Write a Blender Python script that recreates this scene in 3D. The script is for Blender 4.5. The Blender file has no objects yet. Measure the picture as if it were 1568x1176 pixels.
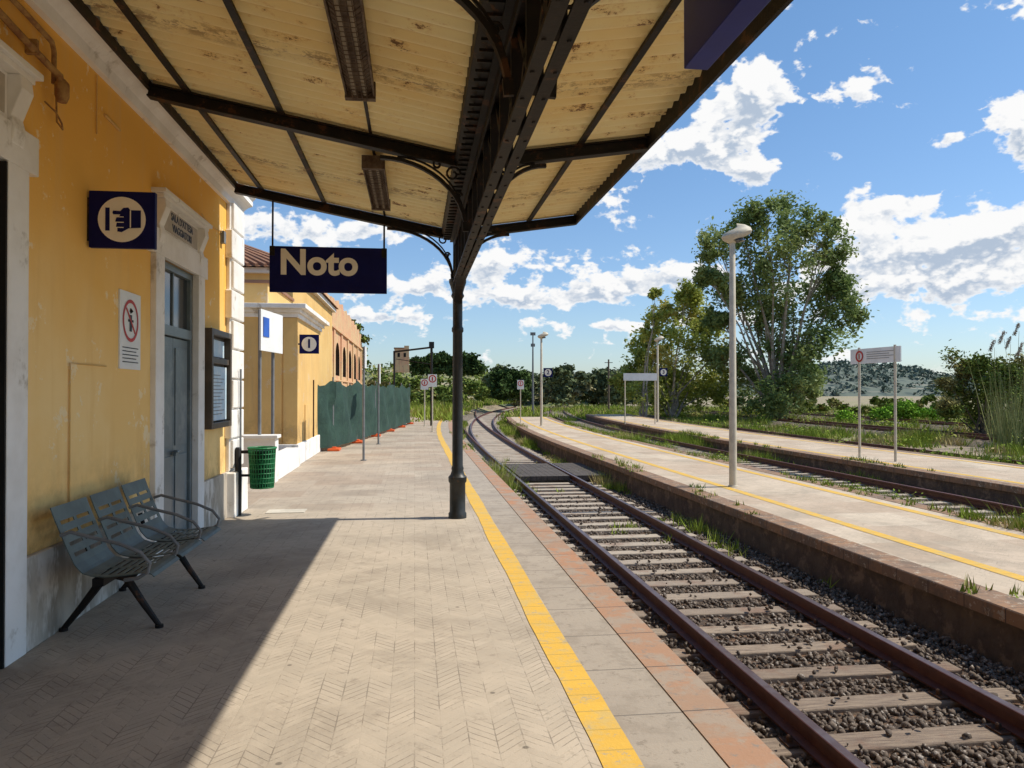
import bpy, math, random
import numpy as np
from mathutils import Vector, Matrix
random.seed(7); rng=np.random.default_rng(7)
R=math.radians
scene=bpy.context.scene
YAW=R(7.2); CY,SY=math.cos(YAW),math.sin(YAW); F=1178.0
def W(px,py,d):
    l=(px-784)/F*d
    return (l*CY+d*SY, d*CY-l*SY, 1.6+(600-py)/F*d)
def off(y):
    t=max(0.0,min(y,115)-24.0); return 0.0016*t*t
def off2(y): return 0.0007*max(0.0,min(y,115)-24.0)**2
# ---------------------------------------------------------------- node helpers
class NB:
    def __init__(s,nt): s.nt=nt
    def n(s,t,**kw):
        nd=s.nt.nodes.new('ShaderNode'+t)
        for k,v in kw.items(): setattr(nd,k,v)
        return nd
    def l(s,a,b): s.nt.links.new(a,b)
    def setin(s,sock,v):
        if isinstance(v,bpy.types.NodeSocket): s.l(v,sock)
        else: sock.default_value=v
    def m(s,op,a,b=0.0,c=None,clamp=False):
        nd=s.n('Math',operation=op); nd.use_clamp=clamp
        s.setin(nd.inputs[0],a); s.setin(nd.inputs[1],b)
        if c is not None: s.setin(nd.inputs[2],c)
        return nd.outputs[0]
    def vm(s,op,a,b=None):
        nd=s.n('VectorMath',operation=op); s.setin(nd.inputs[0],a)
        if b is not None: s.setin(nd.inputs[1],b)
        return nd.outputs['Value'] if op in('DOT_PRODUCT','LENGTH') else nd.outputs[0]
    def noise(s,vec,scale,detail=5,rough=.55,dist=0):
        nd=s.n('TexNoise'); s.l(vec,nd.inputs['Vector']); nd.inputs['Scale'].default_value=scale
        nd.inputs['Detail'].default_value=detail; nd.inputs['Roughness'].default_value=rough
        nd.inputs['Distortion'].default_value=dist
        return nd.outputs['Fac']
    def ss(s,x,a,b,lo=0.0,hi=1.0):
        nd=s.n('MapRange',interpolation_type='SMOOTHSTEP'); s.setin(nd.inputs[0],x)
        nd.inputs[1].default_value=a; nd.inputs[2].default_value=b
        nd.inputs[3].default_value=lo; nd.inputs[4].default_value=hi
        return nd.outputs[0]
    def mix(s,f,a,b,bt='MIX'):
        nd=s.n('Mix',data_type='RGBA',blend_type=bt)
        s.setin(nd.inputs[0],f)
        for i,v in((6,a),(7,b)):
            if isinstance(v,tuple): nd.inputs[i].default_value=(*v[:3],1)
            else: s.l(v,nd.inputs[i])
        return nd.outputs[2]
    def scalev(s,vec,sc):
        return s.vm('MULTIPLY',vec,sc)
def newmat(name):
    mt=bpy.data.materials.new(name); mt.use_nodes=True
    b=NB(mt.node_tree); p=mt.node_tree.nodes['Principled BSDF']
    pos=b.n('TexCoord').outputs['Object']
    return mt,b,p,pos
def bumpit(b,p,h,st,dist=.01):
    nd=b.n('Bump'); nd.inputs['Strength'].default_value=st; nd.inputs['Distance'].default_value=dist
    b.l(h,nd.inputs['Height']); b.l(nd.outputs[0],p.inputs['Normal'])
def M(name,c1,c2=None,scale=3,rough=.8,bump=.3,bs=60,bd=.005,metal=0,c3=None,s3=1.2,t3=(.55,.65),stretch=(1,1,1),spec=.3):
    mt,b,p,pos=newmat(name)
    v=b.scalev(pos,stretch)
    c2=c2 or tuple(x*.75 for x in c1)
    col=b.mix(b.ss(b.noise(v,scale,4,.65),.35,.65),c1,c2)
    if c3: col=b.mix(b.ss(b.noise(v,s3,5,.7),*t3),col,c3)
    b.l(col,p.inputs['Base Color'])
    p.inputs['Roughness'].default_value=rough; p.inputs['Metallic'].default_value=metal
    p.inputs['Specular IOR Level'].default_value=spec
    if bump>0: bumpit(b,p,b.noise(v,bs,3,.6),bump,bd)
    return mt
def leafmat(name,c1,c2,c3=None,s=.35,tr_=.35):
    mt,b,p,pos=newmat(name)
    g=b.n('NewGeometry')
    r=g.outputs['Random Per Island']
    nz=b.noise(pos,s,2)
    f=b.m('ADD',b.m('MULTIPLY',r,.55),b.m('MULTIPLY',b.ss(nz,.35,.65),.5),clamp=True)
    col=b.mix(f,c1,c2)
    if c3: col=b.mix(b.ss(nz,.54,.64),col,c3)
    if tr_==0:
        df=b.n('BsdfDiffuse'); b.l(col,df.inputs[0]); b.l(df.outputs[0],mt.node_tree.nodes['Material Output'].inputs[0])
        return mt
    b.l(col,p.inputs['Base Color']); p.inputs['Roughness'].default_value=.6
    p.inputs['Specular IOR Level'].default_value=.25
    tr=b.n('BsdfTranslucent'); b.l(col,tr.inputs['Color'])
    mx=b.n('MixShader'); mx.inputs[0].default_value=tr_
    b.l(p.outputs[0],mx.inputs[1]); b.l(tr.outputs[0],mx.inputs[2])
    b.l(mx.outputs[0],mt.node_tree.nodes['Material Output'].inputs[0])
    return mt
# ---------------------------------------------------------------- mesh helpers
def empty(name):
    o=bpy.data.objects.new(name,None); scene.collection.objects.link(o); o.empty_display_size=.2; return o
class MB:
    def __init__(s): s.v=[];s.f=[];s.m=[]
    def add(s,vs,fs,mi=0):
        o=len(s.v); s.v+= [tuple(x) for x in vs]
        for f in fs: s.f.append(tuple(i+o for i in f)); s.m.append(mi)
    def box(s,x0,x1,y0,y1,z0,z1,mi=0):
        s.add([(x0,y0,z0),(x1,y0,z0),(x1,y1,z0),(x0,y1,z0),(x0,y0,z1),(x1,y0,z1),(x1,y1,z1),(x0,y1,z1)],
              [(0,3,2,1),(4,5,6,7),(0,1,5,4),(1,2,6,5),(2,3,7,6),(3,0,4,7)],mi)
    def beam(s,a,b,w,h,mi=0,up=(0,0,1)):
        a=Vector(a);b=Vector(b);d=(b-a).normalized();u=Vector(up)
        if abs(d.dot(u))>.98: u=Vector((0,1,0))
        sd=d.cross(u).normalized();u=sd.cross(d).normalized()
        vs=[]
        for p in(a,b):
            for i,j in((-1,-1),(1,-1),(1,1),(-1,1)): vs.append(p+sd*(w/2*i)+u*(h/2*j))
        s.add(vs,[(0,1,2,3),(7,6,5,4),(0,4,5,1),(1,5,6,2),(2,6,7,3),(3,7,4,0)],mi)
    def tube(s,path,r,n=8,mi=0,cap=True):
        P=[Vector(p) for p in path]; rs=r if isinstance(r,(list,tuple)) else [r]*len(P)
        vs=[];prev=None
        for i,p in enumerate(P):
            t=(P[min(i+1,len(P)-1)]-P[max(i-1,0)]).normalized()
            if prev is None:
                u=t.cross(Vector((0,0,1)))
                if u.length<.05: u=t.cross(Vector((0,1,0)))
            else: u=prev-t*prev.dot(t)
            u.normalize(); prev=u; w=t.cross(u)
            for k in range(n):
                a=2*math.pi*k/n; vs.append(p+(u*math.cos(a)+w*math.sin(a))*rs[i])
        fs=[]
        for i in range(len(P)-1):
            for k in range(n):
                fs.append((i*n+k,i*n+(k+1)%n,(i+1)*n+(k+1)%n,(i+1)*n+k))
        if cap:
            fs.append(tuple(range(n-1,-1,-1))); fs.append(tuple((len(P)-1)*n+k for k in range(n)))
        s.add(vs,fs,mi)
    def lathe(s,x,y,prof,n=16,mi=0):
        vs=[];fs=[]
        for r,z in prof:
            for k in range(n):
                a=2*math.pi*k/n; vs.append((x+r*math.cos(a),y+r*math.sin(a),z))
        for i in range(len(prof)-1):
            for k in range(n): fs.append((i*n+k,i*n+(k+1)%n,(i+1)*n+(k+1)%n,(i+1)*n+k))
        fs.append(tuple(range(n-1,-1,-1))); fs.append(tuple((len(prof)-1)*n+k for k in range(n)))
        s.add(vs,fs,mi)
    def sweep(s,prof,ys,mis=0,fn=off,closed=False):
        n=len(prof); o0=len(s.v)
        for y in ys:
            for x,z in prof: s.v.append((x+fn(y),y,z))
        E=n if closed else n-1
        for k in range(E):
            mi=mis[k] if isinstance(mis,(list,tuple)) else mis
            for i in range(len(ys)-1):
                s.f.append((o0+i*n+k,o0+(i+1)*n+k,o0+(i+1)*n+(k+1)%n,o0+i*n+(k+1)%n)); s.m.append(mi)
        if n>2:
            s.f.append(tuple(o0+q for q in range(n))); s.m.append(mis[0] if isinstance(mis,(list,tuple)) else mis)
    def poly(s,pts,mi=0): s.add(pts,[tuple(range(len(pts)))],mi)
    def obj(s,name,mats,parent=None,smooth=False,bevel=0,solid=0):
        me=bpy.data.meshes.new(name); me.from_pydata(s.v,[],s.f)
        for mt in (mats if isinstance(mats,(list,tuple)) else [mats]): me.materials.append(mt)
        me.polygons.foreach_set('material_index',s.m)
        if smooth: me.polygons.foreach_set('use_smooth',[True]*len(s.f))
        me.update(); o=bpy.data.objects.new(name,me); scene.collection.objects.link(o)
        if parent: o.parent=parent
        if solid:
            q=o.modifiers.new('s','SOLIDIFY'); q.thickness=solid; q.offset=0
        if bevel:
            q=o.modifiers.new('b','BEVEL'); q.width=bevel; q.segments=2; q.limit_method='ANGLE'
        if smooth:
            try: me.set_sharp_from_angle(angle=R(40))
            except Exception: pass
        return o
def npmesh(name,V,Fc,mat,parent=None,smooth=False):
    V=np.asarray(V,dtype=np.float32).reshape(-1,3); Fc=np.asarray(Fc,dtype=np.int32); k=Fc.shape[1]
    me=bpy.data.meshes.new(name); me.vertices.add(len(V)); me.vertices.foreach_set('co',V.ravel())
    me.loops.add(Fc.size); me.loops.foreach_set('vertex_index',Fc.ravel())
    me.polygons.add(len(Fc)); me.polygons.foreach_set('loop_start',np.arange(0,Fc.size,k,dtype=np.int32))
    if smooth: me.polygons.foreach_set('use_smooth',np.ones(len(Fc),dtype=bool))
    me.materials.append(mat); me.update(calc_edges=True); me.validate()
    o=bpy.data.objects.new(name,me); scene.collection.objects.link(o)
    if parent: o.parent=parent
    return o
def leaves(name,C,size,mat,parent=None,aspect=.5,droop=0.0,flat=.6):
    C=np.asarray(C);n=len(C)
    u=rng.normal(size=(n,3)); u[:,2]=u[:,2]*flat-droop; u/=np.linalg.norm(u,axis=1)[:,None]
    w=rng.normal(size=(n,3)); w[:,2]*=flat; w-=u*(u*w).sum(1)[:,None]; w/=np.linalg.norm(w,axis=1)[:,None]
    s=(size*rng.uniform(.6,1.4,n))[:,None]
    a=u*s*.5; b=w*s*.5*aspect
    P=np.stack([C-a,C+b-a*.1,C+a,C-b-a*.1],1)
    return npmesh(name,P,np.arange(n*4).reshape(n,4),mat,parent)
def grass(name,C,h,mat,blades=18,spread=.12,parent=None,width=.012,lean_=.35):
    C=np.repeat(np.asarray(C),blades,0); H=np.repeat(np.asarray(h),blades)*rng.uniform(.45,1.15,len(C)); n=len(C)
    base=C.copy(); base[:,:2]+=rng.normal(size=(n,2))*spread
    a=rng.uniform(0,2*np.pi,n); d=np.stack([np.cos(a),np.sin(a),np.zeros(n)],1)
    lean=rng.normal(size=(n,2))*lean_
    tip=base.copy(); tip[:,2]+=H; tip[:,:2]+=lean*H[:,None]
    wd=(width*rng.uniform(.6,1.6,n))[:,None]
    V=np.stack([base-d*wd,base+d*wd,tip],1)
    return npmesh(name,V,np.arange(n*3).reshape(n,3),mat,parent)
def text(name,body,size,loc,rot,mat,parent=None,offset=0,extr=.002,align='CENTER'):
    c=bpy.data.curves.new(name,'FONT'); c.body=body; c.size=size; c.offset=offset; c.extrude=extr; c.align_x=align
    c.align_y='CENTER' if align=='CENTER' else 'BOTTOM_BASELINE'
    c.materials.append(mat)
    o=bpy.data.objects.new(name,c); scene.collection.objects.link(o); o.location=loc; o.rotation_euler=rot
    if parent:o.parent=parent
    return o
# ---------------------------------------------------------------- materials
def plastermat(name,c1,c2,c3,peel,top=None):
    mt,b,p,pos=newmat(name)
    col=b.mix(b.ss(b.noise(pos,.8,4,.6),.35,.65),c1,c2)
    sx=b.n('SeparateXYZ'); b.l(pos,sx.inputs[0])
    if top:
        hh=b.m('ADD',sx.outputs[2],b.m('MULTIPLY',b.noise(pos,.9,4),1.6)); col=b.mix(b.ss(hh,2.3,4.0),col,top)
    st=b.scalev(pos,(3,3,.35)); col=b.mix(b.m('MULTIPLY',b.ss(b.noise(st,1.5,4,.6),.5,.75),.6),col,c3)
    n=b.noise(pos,2.3,8,.75); col=b.mix(b.m('MULTIPLY',b.ss(n,.59,.62),.65),col,peel)
    low=b.m('MULTIPLY',b.ss(sx.outputs[2],.5,1.3,1,0),b.ss(n,.40,.6)); col=b.mix(b.m('MULTIPLY',low,.6),col,tuple(x*.5 for x in c3))
    b.l(col,p.inputs['Base Color']); p.inputs['Roughness'].default_value=.9; p.inputs['Specular IOR Level'].default_value=.15
    bumpit(b,p,b.m('ADD',b.noise(pos,22,4,.6),b.m('MULTIPLY',b.ss(n,.60,.63),.5)),.5,.006); return mt
m_wall=plastermat('ochre_plaster',(.94,.66,.29),(.91,.59,.22),(.82,.49,.17),(.95,.79,.52),(.88,.48,.10))
m_wall2=plastermat('ochre_plaster_annex',(.74,.49,.19),(.68,.43,.16),(.56,.36,.16),(.68,.52,.34))
m_ruin=plastermat('faded_pink_plaster',(.66,.36,.21),(.64,.46,.25),(.42,.25,.16),(.34,.27,.20))
m_white=M('white_trim',(.86,.83,.78),(.76,.72,.66),2,.8,.25,40,c3=(.50,.45,.38),s3=2.6,t3=(.57,.70))
m_plinth=M('stone_plinth',(.50,.44,.36),(.27,.23,.18),3,.6,.3,20,c3=(.66,.61,.54),s3=2.2,t3=(.5,.6),stretch=(1,1,.45))
m_tile=M('clay_roof',(.32,.16,.09),(.22,.12,.08),3)
m_iron=M('black_iron',(.014,.012,.011),(.022,.016,.013),6,.55,.3,30,c3=(.085,.038,.018),s3=6,t3=(.56,.64),spec=.2)
m_rust=M('rusty_iron',(.05,.026,.017),(.10,.045,.022),9,.8,.5,50)
m_column=M('column_paint',(.016,.018,.017),(.028,.029,.028),8,.45,.2,20,c3=(.06,.035,.02),s3=9,t3=(.62,.68),spec=.4)
m_upper=M('sheet_upper_side',(.30,.27,.22),(.22,.18,.14),3)
PITCH=.155
mt,b,p,pos=newmat('painted_corrugated_sheet')
col=b.mix(b.ss(b.noise(pos,.9,4),.35,.65),(.97,.85,.50),(.94,.74,.36))
gx=b.n('SeparateXYZ'); b.l(pos,gx.inputs[0])
n=b.noise(b.scalev(pos,(1,2.4,1)),2.6,9,.80); col=b.mix(b.m('MULTIPLY',b.ss(n,.53,.61),.45),col,(.70,.42,.15)); col=b.mix(b.ss(n,.605,.63),col,(.20,.10,.045))
seam=b.m('PINGPONG',gx.outputs[1],1.55/2); n2=b.noise(b.scalev(pos,(2,7,1)),3.2,8,.82)
col=b.mix(b.m('MULTIPLY',b.ss(n2,.48,.56),b.ss(seam,.64,.77)),col,(.20,.09,.04))
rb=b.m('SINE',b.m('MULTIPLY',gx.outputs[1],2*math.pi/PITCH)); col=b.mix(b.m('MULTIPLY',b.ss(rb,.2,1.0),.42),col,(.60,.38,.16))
b.l(col,p.inputs['Base Color']); p.inputs['Roughness'].default_value=.6; bumpit(b,p,n,.4,.004); m_corr=mt
def paver(name,ca,cb,cl,pitch=.068,col_w=.105,slab=(1.15,.75),dirt=(.22,.19,.15),amt=.8,farpat=.9):
    mt,b,p,pos=newmat(name)
    sx=b.n('SeparateXYZ'); b.l(pos,sx.inputs[0]); x,y=sx.outputs[0],sx.outputs[1]
    nn=b.noise(pos,1.1,6,.65)
    pp=b.m('PINGPONG',x,col_w); s_=b.m('ADD',b.m('ADD',y,pp),b.m('MULTIPLY',nn,.04))
    q=b.m('DIVIDE',s_,pitch); fr=b.m('FRACT',q)
    l1=b.m('LESS_THAN',b.m('PINGPONG',fr,.5),.06)
    l2=b.m('MAXIMUM',b.m('LESS_THAN',pp,.003),b.m('GREATER_THAN',pp,col_w-.003))
    line=b.m('MAXIMUM',l1,l2)
    n3=b.noise(pos,3.2,5,.75)
    line=b.m('MULTIPLY',line,b.ss(n3,.44,.60,.05,1.0))
    cid=b.n('CombineXYZ'); b.l(b.m('FLOOR',q),cid.inputs[0]); b.l(b.m('FLOOR',b.m('DIVIDE',x,col_w)),cid.inputs[1])
    wn=b.n('TexWhiteNoise',noise_dimensions='3D'); b.l(cid.outputs[0],wn.inputs[0])
    col=b.mix(b.ss(nn,.35,.65),ca,cb)
    col=b.mix(b.m('MULTIPLY',wn.outputs['Value'],.26),col,tuple(v*.62 for v in ca))
    br=b.n('TexBrick'); b.l(pos,br.inputs['Vector']); br.inputs['Scale'].default_value=1; br.inputs['Brick Width'].default_value=slab[0]; br.inputs['Row Height'].default_value=slab[1]
    br.inputs['Mortar Size'].default_value=0; br.inputs['Color1'].default_value=(1,1,1,1); br.inputs['Color2'].default_value=(.78,.71,.68,1)
    far=b.ss(y,9.5,12) if farpat else 0.0
    col=b.mix(b.m('MULTIPLY',far,.9) if farpat else .85,col,b.mix(1.0,col,br.outputs['Color'],'MULTIPLY'))
    col=b.mix(b.m('MULTIPLY',b.ss(b.noise(pos,.55,7,.72,.6),.48,.66),.65),col,dirt)
    n4=b.noise(pos,7,4,.75)
    col=b.mix(b.m('MULTIPLY',b.ss(n4,.57,.68),.5),col,dirt)
    sp=b.n('TexVoronoi'); b.l(pos,sp.inputs['Vector']); sp.inputs['Scale'].default_value=2.7
    col=b.mix(b.m('MULTIPLY',b.ss(sp.outputs['Distance'],.03,.05,1,0),.7),col,tuple(v*.4 for v in dirt))
    col=b.mix(b.m('MULTIPLY',line,amt),col,cl)
    b.l(col,p.inputs['Base Color']); p.inputs['Roughness'].default_value=.85; p.inputs['Specular IOR Level'].default_value=.2
    h=b.m('SUBTRACT',b.m('ADD',b.m('MULTIPLY',b.noise(pos,60,3,.7),.5),b.m('MULTIPLY',wn.outputs['Value'],.5)),line); bumpit(b,p,h,.6,.005)
    return mt
m_paver=paver('herringbone_pavers',(.52,.435,.335),(.45,.38,.295),(.17,.14,.11),pitch=.062,col_w=.125,amt=.65,dirt=(.29,.24,.185))
def bandmat(name,ca,cb,cl,length,worn,wt=(.5,.62),hole=None):
    mt,b,p,pos=newmat(name); sx=b.n('SeparateXYZ'); b.l(pos,sx.inputs[0])
    fr=b.m('PINGPONG',sx.outputs[1],length/2); ln=b.m('LESS_THAN',fr,.006)
    fl=b.m('FLOOR',b.m('DIVIDE',b.m('ADD',sx.outputs[1],length/2),length)); wn=b.n('TexWhiteNoise',noise_dimensions='1D'); b.l(fl,wn.inputs['W'])
    nz=b.noise(pos,3.5,8,.75)
    col=b.mix(wn.outputs['Value'],ca,cb); col=b.mix(b.ss(nz,*wt),col,worn)
    col=b.mix(b.m('MULTIPLY',b.noise(pos,30,4,.8),.35),col,tuple(v*.5 for v in ca))
    if hole: col=b.mix(b.ss(b.noise(pos,11,6,.8),.57,.61),col,hole)
    col=b.mix(ln,col,cl); b.l(col,p.inputs['Base Color']); p.inputs['Roughness'].default_value=.85
    bumpit(b,p,b.m('SUBTRACT',b.noise(pos,50,3,.7),ln),.5,.004); return mt
m_edge=bandmat('terracotta_edge',(.46,.22,.11),(.36,.24,.16),(.12,.09,.07),.62,(.36,.29,.22),(.46,.58),(.26,.20,.155))
m_edge2=bandmat('stained_edge_stone',(.33,.18,.09),(.26,.16,.10),(.09,.06,.045),.5,(.18,.125,.085),(.46,.58),(.42,.34,.25))
m_slabs=bandmat('edge_slabs',(.43,.36,.28),(.37,.31,.245),(.18,.15,.12),.62,(.32,.265,.205),(.48,.6),(.26,.215,.165))
m_yellow=bandmat('yellow_line_paint',(.76,.45,.06),(.70,.41,.06),(.50,.32,.07),.21,(.62,.43,.14),(.48,.62),(.44,.34,.19))
m_plat2=paver('platform_two_paving',(.64,.53,.40),(.55,.455,.34),(.2,.17,.13),slab=(.9,1.1),dirt=(.34,.28,.21),amt=.25,farpat=None)
m_face=M('platform_face_masonry',(.14,.10,.07),(.09,.065,.05),5,.9,.8,14,.02,c3=(.22,.15,.10),s3=3,t3=(.52,.62))
m_ballast=M('ballast_bed',(.12,.085,.06),(.06,.045,.036),8,.95,1,45,.03,c3=(.19,.11,.065),s3=14,t3=(.5,.6))
m_ballast2=M('old_ballast',(.30,.235,.16),(.20,.15,.105),5,.95,1,30,.03,c3=(.12,.15,.04),s3=.8,t3=(.52,.62))
m_rail=M('rail_steel_rusty',(.085,.026,.018),(.12,.042,.026),8,.5,.3,60,spec=.4)
m_railtop=M('rail_head_worn',(.17,.12,.11),(.13,.075,.06),6,.35,.1,60,metal=.5)
def sleepmat():
    mt,b,p,pos=newmat('weathered_sleeper')
    v=b.scalev(pos,(1.2,14,1)); nz=b.noise(v,3,7,.75); col=b.mix(b.ss(nz,.35,.62),(.44,.34,.24),(.20,.15,.11))
    col=b.mix(b.ss(nz,.58,.64),col,(.07,.05,.04))
    sx=b.n('SeparateXYZ'); b.l(pos,sx.inputs[0]); fl=b.m('FLOOR',b.m('DIVIDE',b.m('ADD',sx.outputs[1],.3),.6)); wn=b.n('TexWhiteNoise',noise_dimensions='1D'); b.l(fl,wn.inputs['W'])
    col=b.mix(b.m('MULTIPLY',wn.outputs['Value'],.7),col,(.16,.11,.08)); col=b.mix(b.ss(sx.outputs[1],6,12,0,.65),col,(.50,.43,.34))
    col=b.mix(b.m('MULTIPLY',b.ss(b.noise(pos,2.5,4),.52,.66),.5),col,(.20,.10,.06))
    b.l(col,p.inputs['Base Color']); p.inputs['Roughness'].default_value=.9; bumpit(b,p,nz,.9,.015); return mt
m_sleep=sleepmat()
m_stone=M('ballast_stones',(.18,.135,.10),(.075,.058,.045),14,.9,0,c3=(.36,.31,.26),s3=22,t3=(.56,.60))
m_wood=M('crossing_boards',(.10,.085,.075),(.07,.06,.052),4,.9,.5,30)
m_navy=M('navy_enamel',(.005,.006,.070),(.006,.008,.085),3,.5,.05,20,spec=.15)
m_navy2=M('blue_enamel',(.010,.022,.24),(.010,.018,.20),3,.4,.05,20,spec=.3)
m_cream=M('cream_lettering',(.88,.82,.70),(.84,.77,.64),5,.6,0)
m_signw=M('sign_white',(.82,.82,.80),(.74,.74,.71),2,.5,0)
m_red=M('sign_red',(.55,.03,.02),None,3,.5,0)
m_black=M('black_paint',(.015,.015,.016),None,3,.5,0)
m_door=M('bluegrey_door_paint',(.16,.20,.21),(.12,.15,.165),2,.38,.15,15,spec=.5,c3=(.22,.25,.25),s3=1.5)
m_dark=M('dark_interior',(.02,.018,.016),None,2,.9,0)
m_glass=M('dark_glass',(.03,.035,.04),None,2,.12,0,spec=.6)
m_bench=M('bench_paint',(.115,.145,.13),(.085,.105,.095),5,.5,.1,30,spec=.3,metal=0)
m_pole=M('painted_pole',(.60,.53,.41),(.50,.44,.34),6,.6,.1,30)
m_grey=M('grey_pole',(.20,.205,.21),(.15,.155,.16),6,.45,.1,30)
m_casewood=M('bronze_frame',(.10,.075,.055),(.07,.055,.04),5,.45,.1,30)
m_bin=M('bin_green',(.02,.20,.07),(.015,.15,.05),5,.5,.1,30)
m_fence=M('green_shade_cloth',(.032,.070,.052),(.022,.050,.040),3,.8,.5,12,.03)
m_orange=M('orange_plastic',(.75,.13,.03),None,3,.5,0)
m_bark=M('eucalyptus_bark',(.42,.36,.29),(.24,.19,.14),3,.9,.6,12,.03)
m_bark2=M('brown_bark',(.16,.12,.085),(.09,.07,.05),3,.9,.6,12,.03)
m_paper=M('paper_notice',(.62,.70,.74),(.45,.60,.70),6,.6,0)
l_euc=leafmat('eucalyptus_leaves',(.12,.19,.055),(.28,.34,.115),(.30,.35,.12),s=.22)
l_yel=leafmat('poplar_leaves',(.24,.29,.055),(.46,.48,.10),(.54,.46,.12))
l_dark=leafmat('pine_leaves',(.030,.058,.020),(.095,.14,.045),tr_=0)
l_shrub=leafmat('shrub_leaves',(.085,.13,.030),(.23,.28,.07),(.26,.23,.09),s=.5,tr_=0)
l_grass=leafmat('grass_blades',(.15,.23,.03),(.33,.38,.075),(.42,.35,.17),s=.6,tr_=0)
l_far=leafmat('haze_lightened_foliage',(.090,.120,.060),(.22,.24,.12),(.28,.24,.14),s=.08,tr_=0)  # colours lightened to paint in the haze of distance
l_reed=leafmat('reeds',(.16,.20,.07),(.34,.33,.15),tr_=0)
l_bright=leafmat('bright_bush_leaves',(.12,.26,.03),(.28,.46,.06),tr_=0)
# ---------------------------------------------------------------- ground
mt,b,p,pos=newmat('ground_soil_grass')
n1=b.noise(pos,.12,6,.65); n2=b.noise(pos,1.3,6,.7)
col=b.mix(b.ss(n2,.38,.62),(.36,.285,.19),(.25,.195,.13))
col=b.mix(b.ss(b.m('ADD',b.m('MULTIPLY',n1,.6),b.m('MULTIPLY',n2,.4)),.50,.57),col,(.16,.19,.055))
col=b.mix(b.ss(n1,.55,.65),col,(.33,.28,.14))
b.l(col,p.inputs['Base Color']); p.inputs['Roughness'].default_value=.95; bumpit(b,p,n2,.8,.08)
def axis(a): 
    return np.concatenate([-np.geomspace(2500,60,14),np.arange(-50,60,a),np.geomspace(62,2500,16)])
gx=axis(1.0); gy=np.concatenate([-np.geomspace(800,12,8),np.arange(-10,130,2.0),np.geomspace(132,3000,18)])
XX,YY=np.meshgrid(gx,gy)
OO=np.array([off(y) for y in gy])[:,None]
t=np.clip((XX-OO+1.5)/2.5,0,1); ZZ=-.06*(1-t)-.86*t
nzv=np.sin(XX*.7+np.sin(YY*.3)*2)*np.sin(YY*.43+XX*.2)*.05
ZZ=ZZ+np.where((XX-OO>18)|(YY>75),nzv,0)
V=np.stack([XX,YY,ZZ],-1).reshape(-1,3); nx=len(gx);ny=len(gy)
ii,jj=np.meshgrid(np.arange(nx-1),np.arange(ny-1)); a=(jj*nx+ii).ravel()
npmesh('ground',V,np.stack([a,a+1,a+1+nx,a+nx],1),mt,smooth=True)
# ---------------------------------------------------------------- platforms
ys1=list(np.arange(-8,24.1,4))+list(np.arange(26,64,2))
pl=empty('station_platform')
q=MB(); q.sweep([(-7,0),(.97,0)],ys1); q.obj('paving',m_paver,pl)
q=MB(); q.sweep([(.97,0),(1.33,0)],ys1); q.obj('edge_slabs',m_slabs,pl)
q=MB(); q.sweep([(1.33,-.003),(1.33,.006),(1.575,.006),(1.585,-.005),(1.585,-.10),(1.555,-.10),(1.555,-.9)],ys1,[0,0,0,0,0,1]); q.obj('edge_kerb',[m_edge,m_face],pl)
q=MB()
ysl=[y for y in np.arange(-8,62,.25)]; vs=[]
for y in ysl:
    o=np.interp(y,ys1,[off(v) for v in ys1]); vs+= [(.795+o+.006*math.sin(y*2.1)+random.uniform(-.003,.003),y,.004),(.968+o+.006*math.sin(y*1.7+1)+random.uniform(-.003,.003),y,.004)]
q.add(vs,[(2*i,2*i+1,2*i+3,2*i+2) for i in range(len(ysl)-1)])
q.obj('yellow_line',m_yellow,pl)
q=MB(); q.box(-1.95,-1.45,10.45,10.75,.002,.008); q.obj('inspection_cover',M('light_cover',(.62,.56,.46),(.5,.45,.37),4),pl)
def plat(x0,x1,y0,y1,yl):
    P=empty('station_platform'); ys=[y for y in ys1 if y0<=y<=y1]
    q=MB(); q.sweep([(x0+.35,-.25),(x1-.3,-.25)],ys); q.obj('paving',m_plat2,P)
    q=MB(); q.sweep([(x0+.05,-.9),(x0+.05,-.37),(x0,-.37),(x0,-.255),(x0+.01,-.244),(x0+.35,-.244),(x0+.35,-.26)],ys,[1,0,0,0,0,0]);
    q.sweep([(x1-.3,-.26),(x1-.3,-.244),(x1,-.244),(x1,-.36),(x1-.05,-.36),(x1-.05,-.9)],ys,[0,0,0,0,1]); q.obj('kerb_walls',[m_edge2,m_face],P)
    q=MB()
    for x in yl: q.sweep([(x-.085,-.246),(x+.085,-.246)],ys)
    q.obj('yellow_lines',m_yellow,P)
plat(5.0,8.25,-8,56,(5.97,7.65)); plat(11.6,15.2,-8,62,(12.15,14.6))
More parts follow.
